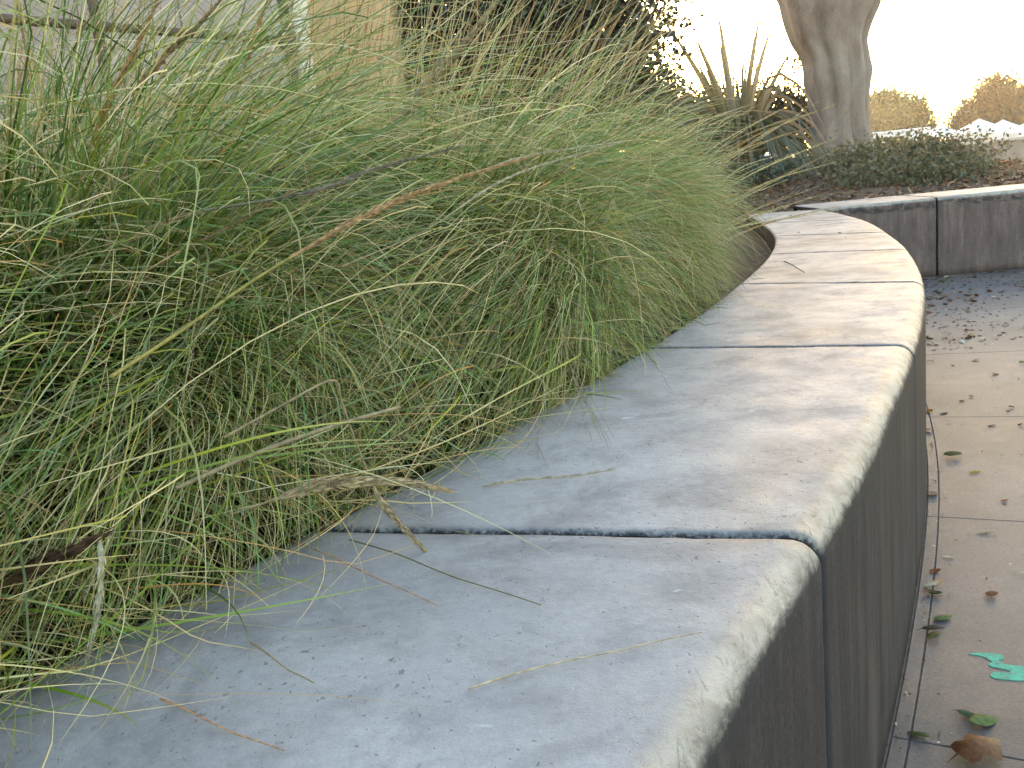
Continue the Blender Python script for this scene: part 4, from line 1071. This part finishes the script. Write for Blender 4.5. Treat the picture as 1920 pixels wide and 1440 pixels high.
# ------------------------------------------------------------------ fallen leaves
LP = {'brown': (0.14, 0.050, 0.016), 'dark': (0.060, 0.038, 0.022), 'red': (0.24, 0.085, 0.035), 'yellow': (0.42, 0.27, 0.04), 'orange': (0.50, 0.22, 0.03),
      'green': (0.13, 0.17, 0.05), 'deep': (0.065, 0.085, 0.030), 'pale': (0.55, 0.47, 0.36), 'olive': (0.13, 0.11, 0.035), 'tan': (0.36, 0.22, 0.12)}
def leaf_mesh(L, W, curl, fold, col, seed, back=None, lobes=0):
    g = np.random.default_rng(seed)
    n = 9; s = np.linspace(0, 1, n)
    wd = W * 0.5 * np.sin(np.pi * s ** 0.85) ** 0.8
    if lobes: wd = wd * (1 + 0.35 * np.sin(s * np.pi * 2 * lobes))
    th = (s - 0.5) * curl; r = L / max(abs(curl), 0.05)
    cx_ = r * np.sin(th); cz_ = r * (1 - np.cos(th))
    tw = g.normal(0, 0.25)
    V = []; C = []
    for i in range(n):
        a = tw * (s[i] - 0.5)
        for t in (-1, -0.5, 0, 0.5, 1):
            v = np.array([cx_[i], t * wd[i], cz_[i] + abs(t) * wd[i] * fold + 0.06 * wd[i] * g.normal()])
            V.append((v[0], v[1] * math.cos(a) - v[2] * math.sin(a), v[1] * math.sin(a) + v[2] * math.cos(a)))
            k = g.uniform(0.8, 1.2)
            c = np.array(col) * k
            if back is not None: c = c * (1 - s[i] ** 2) + np.array(back) * s[i] ** 2
            if t == 0: c = c * 1.25
            C.append(c)
    k = (np.arange(n - 1)[:, None] * 5 + np.arange(4)[None]).ravel()
    Q = np.stack([k, k + 1, k + 6, k + 5], -1)
    V = np.array(V); C = np.array(C)
    # stalk
    b = len(V); d = V[2] - V[7]; d /= np.linalg.norm(d)
    e = V[2] + d * L * 0.28 + [0, 0, L * 0.03]; w = L * 0.018
    V = np.vstack([V, V[2] + [0, w, 0], V[2] - [0, w, 0], e]); C = np.vstack([C, np.tile(np.array(col) * 0.8, (3, 1))])
    V[:, 2] *= 0.65
    if seed % 5 < 3: V[:, 2] *= -1                      # arched, its ends on the ground
    V[:, 2] -= V[:, 2].min()
    return new_mesh('leaf', V, [Q, np.array([[b, b + 1, b + 2]])], True, {'tint': C})
def drop(px, py, Lpx, col, label, z=0.001, rot=None, curl=None, back=None, seed=None, group=None, aspect=0.5, lobes=0, flip=False, fold=None):
    seed = seed if seed is not None else int(px * 7 + py)
    g = np.random.default_rng(seed)
    p = on(px, py, z); dist = math.hypot(p[1], CAM_H - z)
    L = Lpx * dist / FPX * 1.05
    me = leaf_mesh(L, L * aspect, g.uniform(0.7, 1.9) if curl is None else curl, g.uniform(0.15, 0.7) if fold is None else fold, LP[col] if isinstance(col, str) else col, seed, LP[back] if back else None, lobes)
    me.materials.append(M_DRY)
    o = link('fallen_leaf', me); o.location = tuple(map(float, (p[0], p[1], z)))
    o.rotation_euler = (g.normal(0, 0.12), g.normal(0, 0.12), g.uniform(0, 6.28) if rot is None else rot)
    return tag(o, label, 'leaf', group or 'fallen leaves on the pavement')
NEAR = [
    (1834, 1414, 100, 'brown', 'largest curled brown leaf with tan side at lower right corner', dict(rot=0.35, curl=1.6, back='tan', aspect=0.62, lobes=2, fold=0.6)),
    (1843, 1354, 62, 'green', 'large green leaf above the largest brown leaf', dict(rot=0.3, curl=0.8, aspect=0.5)),
    (1815, 1342, 40, 'deep', 'dark green leaf touching the large green leaf', dict(rot=-0.3, curl=1.0)),
    (1723, 1380, 44, 'deep', 'dark green leaf on edge strip at foot of seat wall', dict(rot=2.2, curl=0.8, aspect=0.42)),
    (1768, 1160, 40, 'green', 'yellow-green leaf above the green paint mark', dict(rot=0.2, curl=1.1)),
    (1750, 1182, 42, 'dark', 'slim dark brown leaf just below the yellow-green leaf', dict(rot=-0.15, curl=0.9, aspect=0.35)),
    (1752, 1197, 34, 'olive', 'crumpled olive leaf under the slim dark brown leaf', dict(rot=0.5, curl=1.9)),
    (1748, 1113, 36, 'deep', 'curled dark green leaf with reddish tip on the edge strip', dict(rot=2.4, curl=1.8, back='red')),
    (1750, 1096, 40, 'pale', 'pale leaf with orange tip above the curled dark green one', dict(rot=0.1, curl=0.6, back='orange', aspect=0.3)),
    (1753, 1072, 26, 'red', 'reddish brown leaf on edge strip above the pale orange-tipped leaf', dict(rot=0.1, curl=1.5)),
    (1860, 1117, 26, 'red', 'reddish brown curled leaf alone on middle of near slab', dict(rot=1.1, curl=1.6, aspect=0.8)),
    (1912, 1078, 24, 'pale', 'pale sliver of leaf at right edge beyond the lone reddish leaf', dict(rot=-0.2, aspect=0.3)),
    (1849, 998, 36, 'pale', 'slim cream leaf with yellow tip on bare slab', dict(rot=0.05, back='yellow', aspect=0.24, curl=0.5)),
    (1778, 1045, 22, 'pale', 'tiny cream leaf between the slim cream leaf and seat wall', dict(rot=-0.3, aspect=0.3, curl=0.5)),
    (1749, 927, 22, 'dark', 'dark brown round leaf at upper end of pale joint line by wall', dict(rot=0.2, aspect=0.85, curl=1.4)),
    (1787, 857, 38, 'olive', 'arched dark olive leaf on slab, largest before leaf scatter', dict(rot=0.05, curl=1.9, aspect=0.6)),
    (1828, 886, 24, 'yellow', 'small yellow-green leaf below the arched dark olive leaf', dict(rot=0.1, aspect=0.35, curl=0.6)),
    (1882, 940, 16, 'red', 'tiny reddish leaf near right edge below the yellow-green leaf', dict()),
    (1741, 772, 17, 'orange', 'bright orange-yellow leaf touching foot of seat wall', dict(aspect=0.85, curl=0.7)),
    (1769, 776, 17, 'dark', 'dark brown leaf right of the bright orange-yellow leaf', dict()),
    (1741, 809, 17, 'red', 'dark red-brown leaf at wall foot below the bright orange-yellow leaf', dict(aspect=0.8)),
    (1747, 832, 10, 'brown', 'tiny brown leaf below the dark red-brown leaf by the wall', dict()),
    (1860, 798, 17, 'brown', 'flat brown leaf halfway between wall and right edge', dict(rot=0.05, aspect=0.4)),
    (1914, 798, 15, 'brown', 'brown leaf at right edge level with the flat brown leaf', dict(aspect=0.5)),
    (1821, 744, 13, 'dark', 'dark brown leaf lying on the slab joint', dict()),
    (1803, 753, 13, 'red', 'small reddish leaf just below the slab joint', dict()),
    (1896, 765, 15, 'brown', 'brown leaf near right edge below the slab joint', dict()),
    (1890, 772, 12, 'dark', 'small dark leaf touching the brown leaf below slab joint', dict(aspect=0.4)),
    (1866, 702, 17, 'tan', 'greyish tan leaf above the slab joint', dict(rot=0.3, curl=1.6)),
    (1830, 676, 17, 'olive', 'olive leaf above the greyish tan leaf', dict(rot=0.1, aspect=0.4)),
    (1745, 680, 16, 'tan', 'pale orange leaf at foot of wall above slab joint', dict(aspect=0.4)),
    (1786, 686, 9, 'dark', 'tiny dark leaf between pale orange leaf and olive leaf', dict()),
    (1917, 682, 20, 'green', 'green leaf at right edge above slab joint', dict(rot=0.6)),
    (1781, 638, 10, 'brown', 'tiny brown leaf left of the bright yellow leaf', dict()),
    (1821, 629, 17, 'yellow', 'bright yellow leaf at near edge of the leaf scatter', dict(aspect=0.7)),
    (1840, 637, 24, 'pale', 'pale broken leaf below the bright yellow leaf', dict(aspect=0.3)),
    (1772, 612, 18, 'olive', 'olive leaf left of and above the bright yellow leaf', dict(aspect=0.4)),
]
for px, py, L, c, lab, kw in NEAR: drop(px, py, L, c, lab, **kw)
# the scatter before the far wall
cols = ['brown', 'tan', 'olive', 'dark', 'red', 'pale', 'brown', 'tan', 'brown', 'olive']
g = np.random.default_rng(99)
pool = []
for c in cols:
    for k in range(3):
        me = leaf_mesh(1.0, g.uniform(0.4, 0.7), g.uniform(0.8, 2.2), g.uniform(0.2, 0.8), LP[c], int(g.integers(1e6))); me.materials.append(M_DRY); pool.append(me)
cnt = 0
while cnt < 255:
    y = g.uniform(3.9, 6.22); x = g.uniform(0, 1) * 3.0
    xo = np.interp(y, _out[:, 1], _out[:, 0]) + 0.05
    x = xo + x
    dens = math.exp(-((fy(x) - y) / 0.35) ** 2) * 0.7 + 0.75 * math.exp(-((y - 5.15 - 0.25 * math.sin(x * 3)) / 0.3) ** 2) + 0.5 * math.exp(-((y - 4.3) / 0.15) ** 2) * (0.5 + 0.5 * math.sin(x * 7)) + 0.03
    if y > fy(x) - 0.03 or g.random() > dens: continue
    o = link('fallen_leaf', pool[int(g.integers(len(pool)))])
    sz = g.uniform(0.025, 0.065); o.scale = (sz, sz, sz); o.location = (float(x), float(y), 0.001)
    o.rotation_euler = (float(g.normal(0, 0.15)), float(g.normal(0, 0.15)), float(g.uniform(0, 6.28)))
    tag(o, 'small dry leaf in the dense scatter on pavement before dark planter wall', 'leaf', 'dense scatter of dry leaves before the planter wall')
    cnt += 1
# leaves lying on the seat wall
for px, py, L, c, lab in ((1605, 529, 12, 'dark', 'small dark leaf standing on joint of seat wall, nearest of wall-top leaves'),
                          (1553, 398, 16, 'yellow', 'yellow-green leaf at far end of seat wall beside planter wall'),
                          (1574, 438, 12, 'yellow', 'small yellow leaf on seat wall nearest to its outer edge'),
                          (1497, 437, 12, 'tan', 'tan leaf on far part of seat wall left of small yellow leaf'),
                          (1482, 406, 9, 'dark', 'dark speck of leaf at far bend of seat wall'),
                          (1524, 397, 9, 'red', 'reddish bit of leaf near far end of seat wall'),
                          (1578, 418, 7, 'dark', 'dark bit of leaf near outer edge at far bend'),
                          (1585, 446, 7, 'brown', 'brown bit of leaf below the small yellow one on seat wall')):
    drop(px, py, L, c, lab, TOP + 0.002, None, 1.4, group='leaves on top of the seat wall')
# crumbs of leaf on the pavement
n = 2600
y = np.where(g.random(n) < 0.35, g.uniform(1.2, 6.1, n), 6.15 - 2.2 * g.random(n) ** 1.6); x = np.interp(y, _out[:, 1], _out[:, 0]) + np.where(g.random(n) < 0.25, 0.006 + g.exponential(0.02, n), 0.03 + g.exponential(0.8, n))
k = y < fy(x) - 0.03; x, y = x[k], y[k]; n = len(x)
C = np.stack([x, y, np.full(n, 0.003)], -1)
V, T, A = quads_cloud(C, np.where(y > 4, g.uniform(0.006, 0.032, n), g.uniform(0.003, 0.011, n)), 0.5, np.array([LP[cols[i]] for i in g.integers(0, 10, n)]), 0.9, 0.2, 8)
tag(build('leaf_crumbs', V, [T], M_DRY, None, False, {'tint': A}), 'crumbs of dry leaf strewn over the pavement', 'leaf crumbs', kind='stuff')

# green paint daubed on the pavement
M_PAINT, nt, b_ = mat_new('green_paint'); t_ = NT(nt)
t_.l(t_.mix(t_.ramp(t_.noise(t_.coord(), 110, 6, 0.85), [(0.50, 0.0), (0.58, 0.85)]), t_.ramp(t_.noise(t_.coord(), 30, 4, 0.6), [(0.3, (0.035, 0.34, 0.21)), (0.7, (0.07, 0.50, 0.32))]), (0.15, 0.14, 0.12)), b_.inputs['Base Color'])
b_.inputs['Roughness'].default_value = 0.75
ol = [(1640, 872), (1690, 866), (1745, 868), (1800, 874), (1818, 885), (1815, 897), (1790, 905), (1815, 918), (1850, 928), (1900, 932), (1935, 935), (1965, 958), (1965, 1000), (1900, 1004), (1830, 1000), (1770, 992), (1750, 978), (1765, 965), (1800, 962), (1845, 966), (1850, 957), (1825, 948), (1785, 941), (1750, 932), (1742, 920), (1762, 912), (1740, 898), (1715, 885), (1680, 877)]
P2 = np.array([on(1200 + u / 2.6667, 900 + v / 2.6667, 0.0) for u, v in ol])
P2 = spline(np.vstack([P2, P2[:1]]), 110)[:-1]
nP = len(P2)
up_ = P2 + [0, 0, 0.0012]; lo_ = P2 + [0, 0, -0.002]
tag(build('paint_mark', np.vstack([up_, lo_]), [list(range(nP))] + [[i, (i + 1) % nP, nP + (i + 1) % nP, nP + i] for i in range(nP)], M_PAINT, pav, False), 'bright green paint daub on the near slab')

# ------------------------------------------------------------------ evening haze
HAZE = 0.0008
m = bpy.data.materials.new('haze_air'); m.use_nodes = True; nt = m.node_tree; nt.nodes.clear()
o_ = nt.nodes.new('ShaderNodeOutputMaterial'); v_ = nt.nodes.new('ShaderNodeVolumePrincipled')
v_.inputs['Color'].default_value = (0.95, 0.90, 0.85, 1); v_.inputs['Density'].default_value = HAZE; v_.inputs['Anisotropy'].default_value = 0.75
nt.links.new(v_.outputs[0], o_.inputs['Volume'])
hz_ = MB().box(-1000, 1000, -700, 1600, -2.5, 10.5).build('haze', m, None, False)
tag(hz_, kind='stuff')
scene.cycles.volume_bounces = 1
